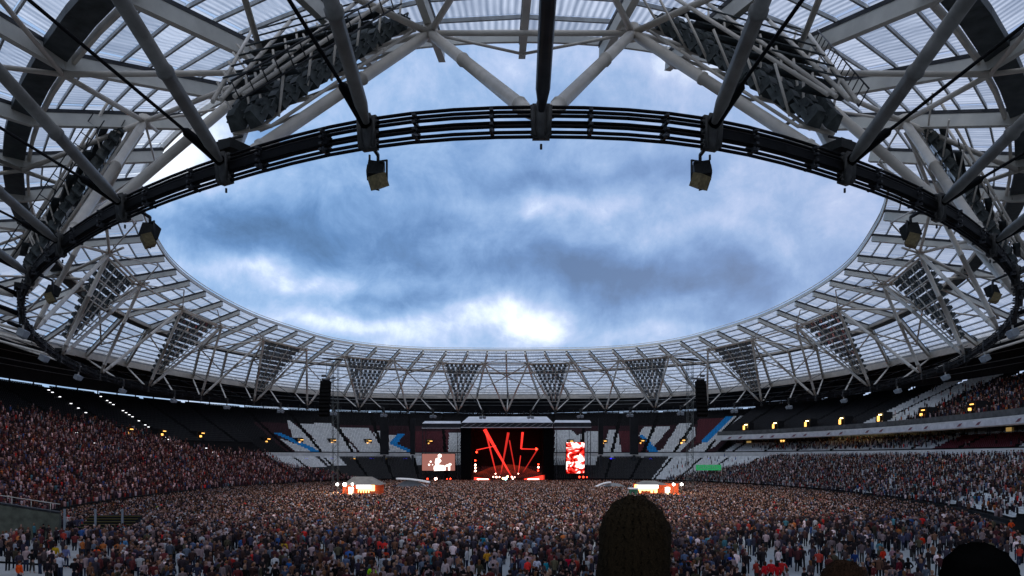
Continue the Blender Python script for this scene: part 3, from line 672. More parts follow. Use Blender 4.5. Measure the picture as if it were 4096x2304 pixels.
for a, m_, w_ in [(20.3, 'glow_blue', .9), (21.3, 'glow_blue', .7), (22.2, 'glow_amber', 1.6), (22.9, 'glow_blue', 1.4), (23.6, 'glow_dimamber', 2.4), (24.2, 'glow_blue', 1.3), (25.0, 'glow_amber', .9), (25.6, 'glow_blue', .7), (31.2, 'glow_dimamber', 1.8), (31.9, 'glow_blue', 1.6), (32.3, 'glow_dimamber', 1.6), (33.4, 'glow_blue', 1.2), (35.7, 'glow_blue', .5), (41.0, 'glow_dimamber', 2), (43.6, 'glow_dimamber', 3), (45, 'glow_dimamber', 3)]:
    p = stand_pts([a], [.1 if 'blue' in m_ else 1.6])[0]; t_ = far_t if a < RA0 else right_t
    MB((*p, 8.1)).box((*p, 8.05 if 'blue' in m_ else 7.7), (w_, .2, .3 if 'blue' in m_ else .8), 0 if a < RA0 else -1.1).build('concourse_lamp', m_, t_)
# camera's own stand (below and behind)
near_t = thing('grandstand', (0, 20, 0), 'stand under the viewer, stepping down towards the pitch', 'grandstand')
for i in range(30):
    y0 = 40 - i * 2.2; MB((0, y0, 0)).box((0, y0 - 1.1, (.4 + i * .355) / 2 - .02), (150, 2.19, .4 + i * .355)).build('terrace_step', 'concrete', near_t)

# black hanging columns in front of the far seats
for i, (u, a) in enumerate([(967 / 2.5156, 0), (1038 / 2.5156, 0), (1511 / 2.5156, 0), (1595 / 2.5156, 0)]):
    Y = 229; X = (u - 513) / 715 * Y; t = thing('speaker_column', (X, Y, 0), ['black column left of the blue chevron seats', 'black column between blue chevron and claret seats', 'black column between the two right-hand white seat blocks', 'black column beside the claret wedge and blue stripe seats'][i], 'column', 'black columns before the far stand')
    m = MB((X, Y, 0)); m.box((X, Y, 15.2), (1.5 if i % 3 else 2.6, 1.2, 11.6)); m.build('speaker_stack', 'backwall', t)
    m = MB((X, Y, 0)); m.box((X, Y, 4.6), (.7, .7, 9.2)); m.build('post', 'darksteel', t)

# ------------------------------------------------------------------ olive end wall with glass posts and steps, bottom left
t = thing('concrete_wall', (-53, 75, 0), 'olive grey sloping wall at the end of the left stand', 'wall')
m = MB((-53, 75, 0)); m.add([(-62, 74, 0), (-47, 74, 0), (-47, 74, 2.7), (-62, 74, 5.0), (-62, 74.4, 0), (-47, 74.4, 0), (-47, 74.4, 2.7), (-62, 74.4, 5.0)], [(0, 1, 2, 3), (5, 4, 7, 6), (3, 2, 6, 7), (1, 5, 6, 2), (0, 3, 7, 4)]); m.build('wall_face', 'wall_olive', t)
m = MB((-53, 75, 0)); m.bar((-62, 74.2, 5.15), (-47, 74.2, 2.85), .5, .16); m.build('coping', 'darksteel', t)
m = MB((-53, 75, 0)); m.tube((-62, 74.2, 5.9), (-47, 74.2, 3.7), .05, 5); [m.tube((x, 74.2, 5.0 - (x + 62) * .153), (x, 74.2, 5.9 - (x + 62) * .147), .04, 5) for x in range(-62, -46, 2)]; m.build('handrail', 'steel', t)
t = thing('stairs', (-44, 76, 0), 'dark steps with yellow edges up into the left stand', 'stairs')
for i in range(8):
    m = MB((-44, 76, 0)); m.box((-43.6, 75.0 + i * .5, .15 + i * .26), (5.6, .5, .3 + i * .02)); m.box((-43.6, 74.74 + i * .5, .30 + i * .26), (5.6, .06, .05), mi=1); m.build('step', ['dark_concrete', 'step_yellow' if 'step_yellow' in MT else MT.setdefault('step_yellow', mat('worn_yellow_nosing', (.22, .17, .04), .7))], t)
for i, x in enumerate((-46.6, -43.4, -40.6)):
    m = MB((x, 74.3, 0)); m.bar((x, 74.3, 0), (x, 74.3, 3.2), .16, .16); m.build('white_post', 'tent_grey', t)

# ------------------------------------------------------------------ stage
def sX(x): return -35.09 + .02712 * x
def sZ(y): return 24.75 - .02712 * y
SYD = 222.0
st = thing('stage', (-1.7, SYD, 0), 'black concert stage with pale canopy, red light beams and dark side walls', 'stage')
def SB(name, x0, x1, y0, y1, d0, d1, m_, parent=None, rz=0):
    par = parent or st; m = MB(par.location if par.type == 'EMPTY' else st.location)
    X0, X1, Z1, Z0 = sX(x0), sX(x1), sZ(y0), sZ(y1); m.box(((X0 + X1) / 2, SYD + (d0 + d1) / 2, (Z0 + Z1) / 2), (X1 - X0, d1 - d0, Z1 - Z0))
    return m.build(name, m_, par)
for x0, x1 in ((700, 815), (1640, 1760)): SB('side_wall', x0, x1, 262, 905, -1, 12, 'black')
SB('back_cloth', 815, 1640, 262, 905, 10, 11, 'black'); SB('stage_deck', 815, 1640, 858, 912, -2, 12, 'black')
m = MB(st.location); m.add([(sX(710), SYD - 2, sZ(205)), (sX(1748), SYD - 2, sZ(205)), (sX(1690), SYD + 5, sZ(122)), (sX(775), SYD + 5, sZ(122)), (sX(700), SYD + 14, sZ(215)), (sX(1755), SYD + 14, sZ(215))],
      [(0, 1, 2, 3), (3, 2, 5, 4), (0, 3, 4), (1, 5, 2), (0, 4, 5, 1)]); m.build('canopy', 'stage_roof', st)
SB('roof_truss', 705, 1750, 207, 262, -1.8, 12, 'darksteel'); SB('eaves_light_strip', 700, 1748, 256, 264, -2.1, -1.9, 'tent_white')
for i in range(13):
    x = 705 + i * 86; m = MB(st.location); m.tube((sX(x), SYD - 1.95, sZ(256)), (sX(min(x + 86, 1748)), SYD - 1.95, sZ(212)), .08, 4); m.build('truss_diagonal', 'purlin', st)
for x0, x1, nm in ((265, 690, 'left'), (1770, 2180, 'right')):
    m = MB(st.location); yo = 0 if nm == 'left' else -10
    m.add([(sX(x0 - 5), SYD - 1.5, sZ(214 + yo)), (sX(x1 + 3), SYD - 1.5, sZ(214 + yo)), (sX(x1 - 2), SYD + 1.5, sZ(182 + yo)), (sX(x0 + 12), SYD + 1.5, sZ(182 + yo)), (sX(x0 - 5), SYD + 5, sZ(216 + yo)), (sX(x1 + 3), SYD + 5, sZ(216 + yo))],
          [(0, 1, 2, 3), (3, 2, 5, 4), (0, 3, 4), (1, 5, 2), (0, 4, 5, 1)]); m.build('wing_canopy', 'stage_roof', st)
    SB('wing_truss', x0 - 3, x1, 216 + yo, 268 + yo, -1.3, 4, 'darksteel'); SB('wing_light_strip', x0 - 8, x1 + 4, 264 + yo, 270 + yo, -1.6, -1.4, 'tent_white')
    for x in (x0 + 8, x1 - 14):
        m = MB(st.location)
        for dx in (-.5, .5):
            for dy in (-.5, .5): m.bar((sX(x) + dx, SYD + 1 + dy, 0), (sX(x) + dx, SYD + 1 + dy, sZ(262)), .1, .1)
        for i in range(12): m.bar((sX(x) - .5, SYD + .5, i * 1.45), (sX(x) + .5, SYD + .5, i * 1.45 + 1.4), .07, .07)
        m.build('wing_tower', 'darksteel', st)
SB('stage_skirt', 700, 1762, 905, 935, -1.4, -1.1, 'black')
def vol_glow(name, col, s):
    m = bpy.data.materials.new(name); m.use_nodes = True; T = NT(m.node_tree); T.n.clear()
    e = T.new('ShaderNodeEmission'); e.inputs[0].default_value = (*col, 1); e.inputs[1].default_value = s
    o = T.new('ShaderNodeOutputMaterial'); T.l.new(e.outputs[0], o.inputs['Volume']); return m
MT['beam'] = vol_glow('red_lit_smoke_beam', (1, .035, .025), .17); MT['beam_thin'] = vol_glow('faint_red_lit_smoke_beam', (1, .04, .03), .11); MT['smoke'] = vol_glow('red_lit_floor_smoke', (1, .05, .03), .7)
BW = .62
BEAMS = [(965, 275, 1290, 845, 34, 12, 'beam'), (985, 330, 1100, 795, 18, 9, 'beam_thin'), (1240, 310, 1150, 800, 24, 8, 'beam_thin'), (1252, 400, 1325, 795, 12, 9, 'beam_thin'), (1405, 310, 1388, 500, 22, 16, 'beam'),
         (868, 515, 1095, 465, 9, 9, 'beam'), (1388, 500, 1590, 505, 11, 9, 'beam'), (1575, 515, 1400, 795, 12, 7, 'beam_thin'), (1382, 580, 1355, 790, 8, 8, 'beam_thin')]
for i, (x0, y0, x1, y1, r0, r1, m_) in enumerate(BEAMS):
    y_ = SYD + 2 + (i % 4) * 1.1; m = MB(st.location); m.path([(sX(x0), y_, sZ(y0)), (sX(x1), y_ + 1, sZ(y1))], [r0 * .02712 * BW, r1 * .02712 * BW], 10); m.build('light_beam', m_, st)
for x, y, r, m_ in [(865, 635, .28, 'glow_red'), (865, 685, .32, 'glow_redwhite'), (865, 718, .30, 'glow_redwhite'), (865, 754, .34, 'glow_redwhite'), (1583, 680, .25, 'glow_red'), (1583, 712, .3, 'glow_redwhite'), (1580, 750, .25, 'glow_red'), (1560, 505, .35, 'glow_red'), (880, 540, .3, 'glow_red'),
                    (1070, 822, .22, 'glow_redwhite'), (1105, 824, .28, 'glow_redwhite'), (1140, 824, .22, 'glow_redwhite'), (1280, 822, .25, 'glow_redwhite'), (1312, 824, .2, 'glow_redwhite'), (1292, 842, .25, 'glow_redwhite'), (905, 868, .35, 'glow_redwhite'), (1095, 785, .2, 'glow_redwhite'),
                    (1355, 785, .18, 'glow_redwhite'), (1180, 838, .3, 'glow_warm'), (1232, 818, .3, 'glow_warm'), (1210, 842, .45, 'glow_cyan')]:
    m = MB(st.location); c = (sX(x), SYD - 1.2, sZ(y)); m.path([Vector(c) + Vector((0, -.1, 0)), Vector(c) + Vector((0, .25, 0))], [r, r * .8], 10); m.build('stage_lamp', m_, st)
for x0, x1, y0, y1 in ((850, 1030, 826, 852), (1420, 1655, 800, 850)):
    m = MB(st.location); lft = x0 < 1000
    a_ = [(sX(x0), sZ(y1 + 6)), (sX(x1), sZ(y1 + 4)), (sX(x1), sZ(y0 if not lft else y1 - 6)), (sX(x0), sZ(y0 if lft else y1 - 6))]
    m.add([(x, SYD - 1.6, z) for x, z in a_] + [(x, SYD + .6, z) for x, z in a_], [(0, 1, 2, 3), (7, 6, 5, 4), (0, 4, 5, 1), (1, 5, 6, 2), (2, 6, 7, 3), (3, 7, 4, 0)]); m.build('lit_floor_smoke', 'smoke', st)
for x in (905, 1480): SB('floor_light', x - 20, x + 110, 843, 853, -1.9, -1.7, 'glow_redwhite')
MT['haze_glow'] = vol_glow('red_lit_stage_smoke', (1, .09, .035), .020)
for x0, x1, yc, rr in ((850, 1620, 790, 3.0), (1020, 1400, 815, 2.0), (830, 1060, 820, 1.6), (1400, 1650, 815, 1.6)):
    m = MB(st.location); m.path([(sX(x0 + (x1 - x0) * i / 12), SYD + 3.5, sZ(yc)) for i in range(13)], [max(.02, rr * math.sin(math.pi * i / 12)) for i in range(13)], 14); m.build('lit_smoke', 'haze_glow', st)
# band on the stage: tiny dark figures come with the crowd builder below
SCR = glow('dim_pink_screen', (.60, .24, .20), .5)
def pattern_screen():
    m = bpy.data.materials.new('red_and_white_video_image'); m.use_nodes = True; T = NT(m.node_tree); T.n.clear()
    tc = T.new('ShaderNodeTexCoord'); mp = T.new('ShaderNodeMapping'); T.l.new(tc.outputs['Object'], mp.inputs[0]); mp.inputs['Scale'].default_value = (1, 1, 1.35); mp.inputs['Location'].default_value = (2.3, 0, 1.2)
    n = T.noise(mp.outputs[0], .42, 3, .55, .9); c = T.ramp(n.outputs[0], [(.40, (.22, .0, .0)), (.47, (.95, .03, .02)), (.52, (1.0, .12, .09)), (.56, (1.6, 1.3, 1.25))])
    e = T.new('ShaderNodeEmission'); T.l.new(c, e.inputs[0]); e.inputs[1].default_value = 1.3; o = T.new('ShaderNodeOutputMaterial'); T.l.new(e.outputs[0], o.inputs[0]); return m
t = thing('video_screen', ((sX(262) + sX(635)) / 2, SYD - 2, sZ(655)), 'wide pinkish screen left of the stage showing a glaring white performer', 'screen')
def TB(t, name, x0, x1, y0, y1, d0, d1, m_):
    m = MB(t.location); m.box(((sX(x0) + sX(x1)) / 2, SYD + (d0 + d1) / 2, (sZ(y0) + sZ(y1)) / 2), (sX(x1) - sX(x0), d1 - d0, sZ(y0) - sZ(y1))); return m.build(name, m_, t)
TB(t, 'screen_frame', 256, 641, 553, 757, -1.9, -1.4, 'black'); TB(t, 'screen_face', 262, 635, 560, 750, -2.0, -1.9, SCR)
GW = glow('overexposed_white_image', (1, .82, .72), 2.6)
def blob(t, name, pts, m_, y=-2.06):
    m = MB(t.location); n = len(pts); v = [(sX(x), SYD + y, sZ(yy_)) for x, yy_ in pts] + [(sX(x), SYD + y + .05, sZ(yy_)) for x, yy_ in pts]
    m.add(v, [tuple(range(n)), tuple(range(2 * n - 1, n - 1, -1))] + [(i, n + i, n + (i + 1) % n, (i + 1) % n) for i in range(n)]); m.build(name, m_, t)
circ = lambda cx, cy, r, n=12: [(cx + r * math.cos(2 * math.pi * i / n), cy + r * math.sin(2 * math.pi * i / n)) for i in range(n)]
blob(t, 'image_head', circ(463, 582, 22), GW); blob(t, 'image_body', [(418, 612), (455, 600), (482, 640), (455, 668), (440, 690), (415, 690), (408, 655)], GW)
blob(t, 'image_lower_body', [(398, 698), (440, 682), (500, 690), (530, 700), (528, 748), (400, 752), (394, 725)], GW, -2.05); blob(t, 'image_arm', [(525, 690), (570, 672), (582, 668), (590, 690), (580, 692), (580, 748), (560, 748), (558, 700), (528, 705)], GW, -2.04)
blob(t, 'image_hand', circ(580, 680, 15), GW, -2.03)
for x, y, r in ((360, 648, 11), (342, 683, 12), (382, 683, 6)): blob(t, 'image_lamp', circ(x, y, r, 8), GW)
t = thing('video_screen', ((sX(1898) + sX(2102)) / 2, SYD - 2, sZ(605)), 'tall bright red and white screen right of the stage', 'screen')
TB(t, 'screen_frame', 1892, 2110, 424, 786, -1.9, -1.4, 'black'); TB(t, 'screen_face', 1898, 2104, 430, 780, -2.0, -1.9, pattern_screen())
for x in (1930, 2060): TB(t, 'hanger', x, x + 5, 262, 424, -1.7, -1.6, 'darksteel')
for i, (x, y, wd) in enumerate([(325, 843, 18), (420, 843, 36), (585, 842, 18), (548, 843, 12), (2045, 822, 22), (2090, 822, 22), (2130, 824, 14)]):
    m = MB(st.location); c = Vector((sX(x), SYD - 2.5, sZ(y))); m.path([c, c + Vector((0, .3, 0))], [wd * .0135, wd * .012], 8); m.build('stage_lamp', 'glow_red' if i != 1 else 'glow_redwhite', st)

# light given by those lamps
def lamp(kind, loc, energy, col, size=1.0, rot=(0, 0, 0), spot=1.2):
    d = bpy.data.lights.new('stage_light', kind); d.energy = energy; d.color = col
    if kind == 'AREA': d.size = size
    elif kind == 'SPOT': d.spot_size = spot; d.shadow_soft_size = size; d.spot_blend = .8
    else: d.shadow_soft_size = size
    o = bpy.data.objects.new('stage_light', d); COL.objects.link(o); o.location = loc; o.rotation_euler = rot; return o
for x in (-10, 7): lamp('SPOT', (x, SYD - 2.4, 17.0), 9000, (1, .20, .12), 1.2, (math.radians(48), 0, math.radians(180)), 1.45)

# ------------------------------------------------------------------ delay towers
for sgn, xs, xm, lab in ((1, 327.3, 335.5, 'black speaker stack on a thin lattice mast left of the stage'), (-1, 699, 690, 'black speaker stack on a thin lattice mast right of the stage')):
    Y = 150.0; k_ = Y / 715; X = (xs - 513) * k_; XM = (xm - 513) * k_
    t = thing('delay_tower', (XM, Y, 0), lab, 'speaker tower', 'delay towers standing in the crowd')
    m = MB((XM, Y, 0))
    for dx in (-.55, .55):
        for dy in (-.55, .55): m.bar((XM + dx, Y + dy, 0), (XM + dx, Y + dy, 28.6), .09, .09)
    m.build('mast', 'gutter', t); m = MB((XM, Y, 0))
    for i in range(20):
        z = i * 1.42; s_ = 1 if i % 2 else -1
        for dy in (-.55,): m.bar((XM - .55 * s_, Y + dy, z), (XM + .55 * s_, Y + dy, z + 1.42), .06, .06); m.bar((XM - .55, Y + dy, z), (XM + .55, Y + dy, z), .05, .05)
    m.build('mast_bracing', 'gutter', t)
    m = MB((XM, Y, 0)); m.add([(XM - 2.6, Y - 1.5, 28.9), (XM + 1.9, Y - 1.5, 28.6), (XM + 1.9, Y + 2, 29.0), (XM - 2.6, Y + 2, 29.3), (XM - 2.0, Y - 1.2, 29.2), (XM + 1.3, Y - 1.2, 29.0), (XM + 1.3, Y + 1.6, 29.3), (XM - 2.0, Y + 1.6, 29.6)], [(3, 2, 1, 0), (4, 5, 6, 7), (0, 1, 5, 4), (1, 2, 6, 5), (2, 3, 7, 6), (3, 0, 4, 7)]); m.build('top_platform', 'black', t)
    for i in range(9):
        z = 24.0 - i * .80; m = MB((XM, Y, 0)); m.box((X + .06 * i * sgn * -1, Y - 1.2 + .05 * i, z), (2.1, 1.1, .76), 0, 0, -.05 * i); m.build('speaker_module', 'black', t)
    m = MB((XM, Y, 0)); m.box((X, Y - 1.2, 24.7), (1.5, .9, .5)); m.box((X + .4 * sgn * -1, Y - 1.2, 25.5), (.9, .6, .45)); m.tube((X, Y - 1.2, 24.8), (X + .2, Y - 1.0, 28.8), .06, 4); m.bar((X, Y - 1.2, 24.9), (XM, Y, 25.2), .2, .3); m.build('hoist', 'darksteel', t)
    m = MB((XM, Y, 0)); m.box((XM, Y, .6), (4.5, 4.5, 1.2)); m.build('ballast_base', 'black', t)

# ------------------------------------------------------------------ lit kiosks, tents, booth, sign
def kiosk(sgn):
    Y = 140.0; k_ = Y / 715
    if sgn == 1: W = (355, 372); Fl = (338, 345.5, 353); Bars = ((339.6, 350), (371, 380)); fr = 351.5; lab = 'brightly lit food kiosk with orange skirting in the left half of the crowd'; body = (339, 381)
    else: W = (637, 660); Fl = (673, 681); Bars = ((668, 681), (640, 648)); fr = 667; lab = 'brightly lit food kiosk with orange skirting in the right half of the crowd'; body = (636, 682)
    X = lambda u: (u - 513) * k_; cx_ = (X(body[0]) + X(body[1])) / 2
    t = thing('food_kiosk', (cx_, Y, 0), lab, 'kiosk', 'lit kiosks in the crowd')
    def KB(n, u0, u1, z0, z1, d0, d1, m_): m = MB(t.location); m.box(((X(u0) + X(u1)) / 2, Y + (d0 + d1) / 2, (z0 + z1) / 2), (X(u1) - X(u0), d1 - d0, z1 - z0)); return m.build(n, m_, t)
    KB('back_wall', body[0], body[1], 0, 3.3, 3, 3.2, 'orange'); KB('counter', W[0] - 2, W[1] + 4, 0, 1.35, -.2, .5, 'orange'); KB('deck', body[0], body[1], 0, .2, -.3, 3.2, 'darksteel')
    KB('lit_serving_hatch', W[0], W[1], 1.45, 3.1, 2.6, 2.8, 'glow_serving' if 'glow_serving' in MT else MT.setdefault('glow_serving', glow('serving_light', (1, .62, .2), 3.2)))
    KB('header_light', W[0] + 1, W[1] - 1.5, 2.45, 3.1, .2, .4, MT.setdefault('glow_header', glow('white_header_light', (1, .96, .95), 4)))
    for i in range(5):
        u = W[0] + 3 + i * (W[1] - W[0] - 4) / 5; m = MB(t.location); m.path([(X(u), Y + 1.5, .2), (X(u), Y + 1.5, 1.3), (X(u), Y + 1.5, 1.65), (X(u), Y + 1.5, 2.0)], [.25, .28, .12, .12], 7); m.build('server_figure', 'orange', t)
    KB('fridge', fr - 2.3, fr + 2.3, 1.2, 2.7, -.5, .2, 'tent_white'); KB('fridge_light', fr - 2, fr + 2, 2.2, 2.65, -.62, -.55, 'glow_white')
    for b in Bars: KB('orange_skirt', b[0], b[1], .3 if b is Bars[0] else .8, 1.5 if b is Bars[0] else 2.0, -1.3, -1.1, 'orange')
    for u in Fl:
        m = MB(t.location); c = Vector((X(u), Y - .6, 3.25)); m.path([c, c + Vector((0, .4, .05))], [.26 if u != 345.5 else .38, .2], 12); m.build('flood_lamp', 'glow_white', t)
        MB(t.location).tube((X(u), Y + .3, 0), (X(u), Y - .3, 3.3), .05, 5).build('lamp_pole', 'darksteel', t)
    a, b = (X(344), X(381.5)) if sgn == 1 else (X(638), X(668))
    zt = 4.7 if sgn == 1 else 3.9
    m = MB(t.location); rr = 2.2
    m.add([(a, Y - 1, 3.15), (b, Y - 1, 3.15), (b, Y + 5, 3.15), (a, Y + 5, 3.15), (a + rr * .6, Y + 2, zt), (b - rr, Y + 2, zt)], [(0, 1, 5, 4), (1, 2, 5), (2, 3, 4, 5), (3, 0, 4), (3, 2, 1, 0)]); m.build('tent_roof', MT.setdefault('tent_taupe', mat('taupe_tent_canvas', (.17, .155, .14), .85, 0, .2, .9, .2)), t)
    lamp('POINT', (cx_ - 3 * sgn, Y - 2.2, 2.4), 900, (1, .74, .38), .8).name = 'kiosk_light'
kiosk(1); kiosk(-1)
def dome_tent(u0, u1, v0, v1, Y, lab, swirl):
    k_ = Y / 715; x0, x1 = (u0 - 513) * k_, (u1 - 513) * k_; zt = EYE + (457 - v0) * k_; ze = EYE + (457 - v1) * k_; cx_ = (x0 + x1) / 2
    t = thing('tent', (cx_, Y, 0), lab, 'tent', 'grey tents near the stage'); m = MB(t.location); n = 12; vs = []; fs = []
    for j in range(9):
        yy_ = Y + j * 1.1
        for i in range(n + 1):
            q = i / n; z = ze + (zt - ze) * math.sin(math.pi * q) ** .55 * (1 - .25 * (j / 8)); vs.append((x0 + (x1 - x0) * q, yy_, max(z, 0)))
    for j in range(8):
        for i in range(n): k = j * (n + 1) + i; fs.append((k, k + 1, k + n + 2, k + n + 1))
    b = len(vs); vs += [(x0 + (x1 - x0) * i / n, Y, 0) for i in range(n + 1)]
    for i in range(n): fs.append((i, b + i, b + i + 1, i + 1))
    m.add(vs, fs); m.build('canvas', 'tent_grey', t)
    m = MB(t.location)
    if swirl:
        for i in range(10): q = i / 10; m.bar((x0 + (x1 - x0) * (.15 + .85 * q), Y - .3, zt + .35 - .9 * q * q), (x0 + (x1 - x0) * (.15 + .85 * (q + .1)), Y - .3, zt + .35 - .9 * (q + .1) ** 2), 2.0, .32)
    else:
        for i in range(8): q = i / 16; m.bar((x0 + (x1 - x0) * (q - .1), Y - .3, ze + 1.8 + (zt - ze - 1.6) * math.sin(math.pi * q)), (x0 + (x1 - x0) * (q + 1 / 16 - .1), Y - .3, ze + 1.8 + (zt - ze - 1.6) * math.sin(math.pi * (q + 1 / 16))), 1.6, .25)
    m.build('roof_edge', 'tent_white', t)
dome_tent(391, 430, 480, 496, 172, 'grey tent with white swooping roof edge, left of the stage', True)
dome_tent(597, 631, 483, 495, 172, 'low grey dome tent right of the stage', False)
X = (634 - 513) / 715 * 138; t = thing('ticket_booth', (X, 138, 0), 'small green booth beside the right kiosk', 'booth')
m = MB(t.location); m.box((X, 138.8, 1.2), (1.6, 1.6, 2.4)); m.build('cabin', 'green_booth', t); m = MB(t.location); m.box((X, 138.8, 2.5), (1.9, 1.9, .22)); m.build('roof', 'tent_white', t); m = MB(t.location); m.box((X - .2, 137.97, 1.1), (.7, .05, 1.7)); m.build('door', 'darksteel', t)
# green lit banner at the foot of the empty white seats
t = thing('green_banner', (53.6, 196, 5.6), 'green lit banner above the empty white seats on the right', 'banner')
m = MB(t.location); m.box((53.6, 196, 5.7), (6.9, .15, 1.5)); m.build('banner_face', 'glow_green', t)
for i, (wd, gap) in enumerate([(.5, .12), (.3, .12), (.5, .12), (.5, .14), (.3, .1), (.5, .12), (.5, .1), (.3, .12), (.5, .1)]):
    x = 50.9 + i * .62; m = MB(t.location); m.box((x, 195.88, 5.8), (.08, .05, .7)); m.box((x + wd / 2, 195.88, 6.12 - (i % 3) * .3), (wd, .05, .09)); m.box((x + wd / 2, 195.88, 5.5), (wd * (i % 2), .05, .09)) if i % 2 else None; m.build('letter', 'white_ink', t)
m = MB(t.location); [m.tube((x, 196.2, 3), (x, 196.2, 5.2), .06, 5) for x in (50.6, 56.6)]; m.build('stand_post', 'darksteel', t)
# ------------------------------------------------------------------ people
def lin(r, g_, b_): return tuple(((c / 255) ** 2.2) for c in (r, g_, b_))
HAIRS = np.array([lin(38, 28, 24), lin(28, 24, 24), lin(62, 44, 32), lin(92, 70, 48), lin(52, 36, 30), lin(120, 104, 88), lin(30, 28, 30)])
SKINS = np.array([lin(186, 140, 122), lin(168, 122, 104), lin(200, 158, 142), lin(120, 84, 66)])
TOPS = np.array([lin(26, 26, 30), lin(34, 32, 38), lin(44, 46, 58), lin(20, 20, 22), lin(64, 34, 40), lin(70, 66, 70), lin(110, 104, 108), lin(46, 52, 72), lin(84, 40, 42), lin(176, 172, 178), lin(58, 60, 48), lin(96, 74, 60), lin(60, 78, 104), lin(30, 30, 44), lin(140, 132, 138), lin(52, 40, 38), lin(150, 36, 34), lin(72, 88, 104)])
WARM = np.array([1.30, 1.0, .88]); TOPS = TOPS * WARM; HAIRS = HAIRS * np.array([1.5, 1.12, 1.0])
TOPW = np.array([9, 9, 7, 9, 4, 6, 4, 5, 3, 3.2, 3, 4, 3, 6, 3, 6, 1.0, 2.5]); TOPW = TOPW / TOPW.sum()
TROUS = np.array([lin(28, 30, 40), lin(20, 20, 24), lin(44, 50, 68), lin(60, 56, 52), lin(34, 34, 38)])
def loft(rings, n):
    V = []; F = []
    for (cx_, cy_, z, rx, ry) in rings: V += [(cx_ + rx * math.cos(2 * math.pi * i / n), cy_ + ry * math.sin(2 * math.pi * i / n), z) for i in range(n)]
    for r in range(len(rings) - 1):
        for i in range(n): a = r * n + i; b = r * n + (i + 1) % n; F += [(a, b, b + n), (a, b + n, a + n)]
    t = len(V); V.append((rings[-1][0], rings[-1][1], rings[-1][2] + min(rings[-1][3:]) * .5)); o = (len(rings) - 1) * n
    F += [(o + i, o + (i + 1) % n, t) for i in range(n)]
    return V, F
def assemble(parts):
    V = []; F = []; G = []
    for (v, f), g_ in parts: b = len(V); V += v; F += [tuple(i + b for i in t) for t in f]; G += [g_] * len(v) if isinstance(g_, int) else [g_(p) for p in v]
    return np.array(V, float), np.array(F, int), np.array(G)
# groups 0 hair 1 skin 2 top 3 trousers ; people face +Y, so the back of the head (hair) is on -Y
hg = lambda p: 1 if (p[1] > .02 and p[2] < 1.68) or p[2] < 1.55 else 0
LOD0 = assemble([(loft([(0, 0, .78, .15, .11), (0, -.01, 1.30, .215, .12), (0, 0, 1.44, .19, .09)], 4), 2), (loft([(0, .01, 1.50, .05, .05), (0, .01, 1.60, .088, .10), (0, 0, 1.71, .075, .085)], 4), 0)])
LOD1 = assemble([(loft([(0, 0, .82, .17, .12), (0, 0, 1.02, .155, .11), (0, 0, 1.28, .205, .13), (0, -.01, 1.41, .20, .10), (0, 0, 1.47, .08, .07)], 7), 2),
                 (loft([(0, .01, 1.46, .05, .05), (0, .02, 1.54, .06, .075), (0, .01, 1.62, .085, .10), (0, 0, 1.70, .075, .088), (0, 0, 1.745, .04, .05)], 7), hg),
                 (loft([(-.09, 0, .0, .05, .07), (-.09, 0, .45, .06, .065), (-.08, 0, .86, .085, .10)], 5), 3), (loft([(.09, .03, .0, .05, .07), (.09, .01, .45, .06, .065), (.08, 0, .86, .085, .10)], 5), 3),
                 (loft([(-.21, .10, .98, .035, .035), (-.25, .0, 1.15, .042, .045), (-.20, 0, 1.40, .05, .06)], 4), 2), (loft([(.22, .07, .95, .035, .035), (.25, -.02, 1.15, .042, .045), (.20, 0, 1.40, .05, .06)], 4), 2)])
def crowd_mesh(name, P, ang, lod, label, cat='crowd', topw=None, seed=1, special=None, sunk=0.0, warm=None):
    r = np.random.default_rng(seed); V0, F0, G0 = lod; n = len(P); h = r.uniform(.88, 1.08, n); ww = r.uniform(.9, 1.25, n)
    ca, sa = np.cos(ang), np.sin(ang); x = V0[None, :, 0] * ww[:, None]; y = V0[None, :, 1] * ww[:, None]; lean = r.normal(0, .035, (n, 2))
    z = V0[None, :, 2] * h[:, None]
    X = P[:, None, 0] + x * ca[:, None] - y * sa[:, None] + z * lean[:, :1]; Y = P[:, None, 1] + x * sa[:, None] + y * ca[:, None] + z * lean[:, 1:]; Z = P[:, None, 2] + z - sunk
    V = np.stack([X, Y, Z], 2).reshape(-1, 3); F = (F0[None] + (np.arange(n) * len(V0))[:, None, None]).reshape(-1, 3)
    hair = HAIRS[r.integers(0, len(HAIRS), n)]; skin = SKINS[r.integers(0, len(SKINS), n)]
    faceseen = r.random(n) < .33; hair = np.where(faceseen[:, None], skin * r.uniform(.6, 1.35, (n, 1)), hair)
    white = r.random(n) < .045; hair[white] = (.50, .44, .42)
    top = TOPS[r.choice(len(TOPS), n, p=topw if topw is not None else TOPW)] * r.uniform(.8, 2.4, (n, 1)) + np.array([.016, .010, .009]); tr = TROUS[r.integers(0, len(TROUS), n)]
    BR = np.array([(.60, .56, .55), (.55, .06, .04), (.05, .13, .36), (.62, .18, .05), (.40, .20, .22), (.10, .28, .33), (.66, .64, .68), (.62, .58, .56)]); bm = r.random(n) < .08; top[bm] = BR[r.integers(0, len(BR), bm.sum())] * r.uniform(.6, 1.15, (bm.sum(), 1))
    if warm is not None: top = top * np.array(warm) + np.array((.020, .006, .006)); hair = hair * np.array(warm)
    pal = np.stack([hair, skin, top, tr], 1); C = pal[:, G0].reshape(-1, 3)
    o = colour_mesh(name, V, F, C, 'crowd', None, 'stuff'); tag(o, label, cat); return o
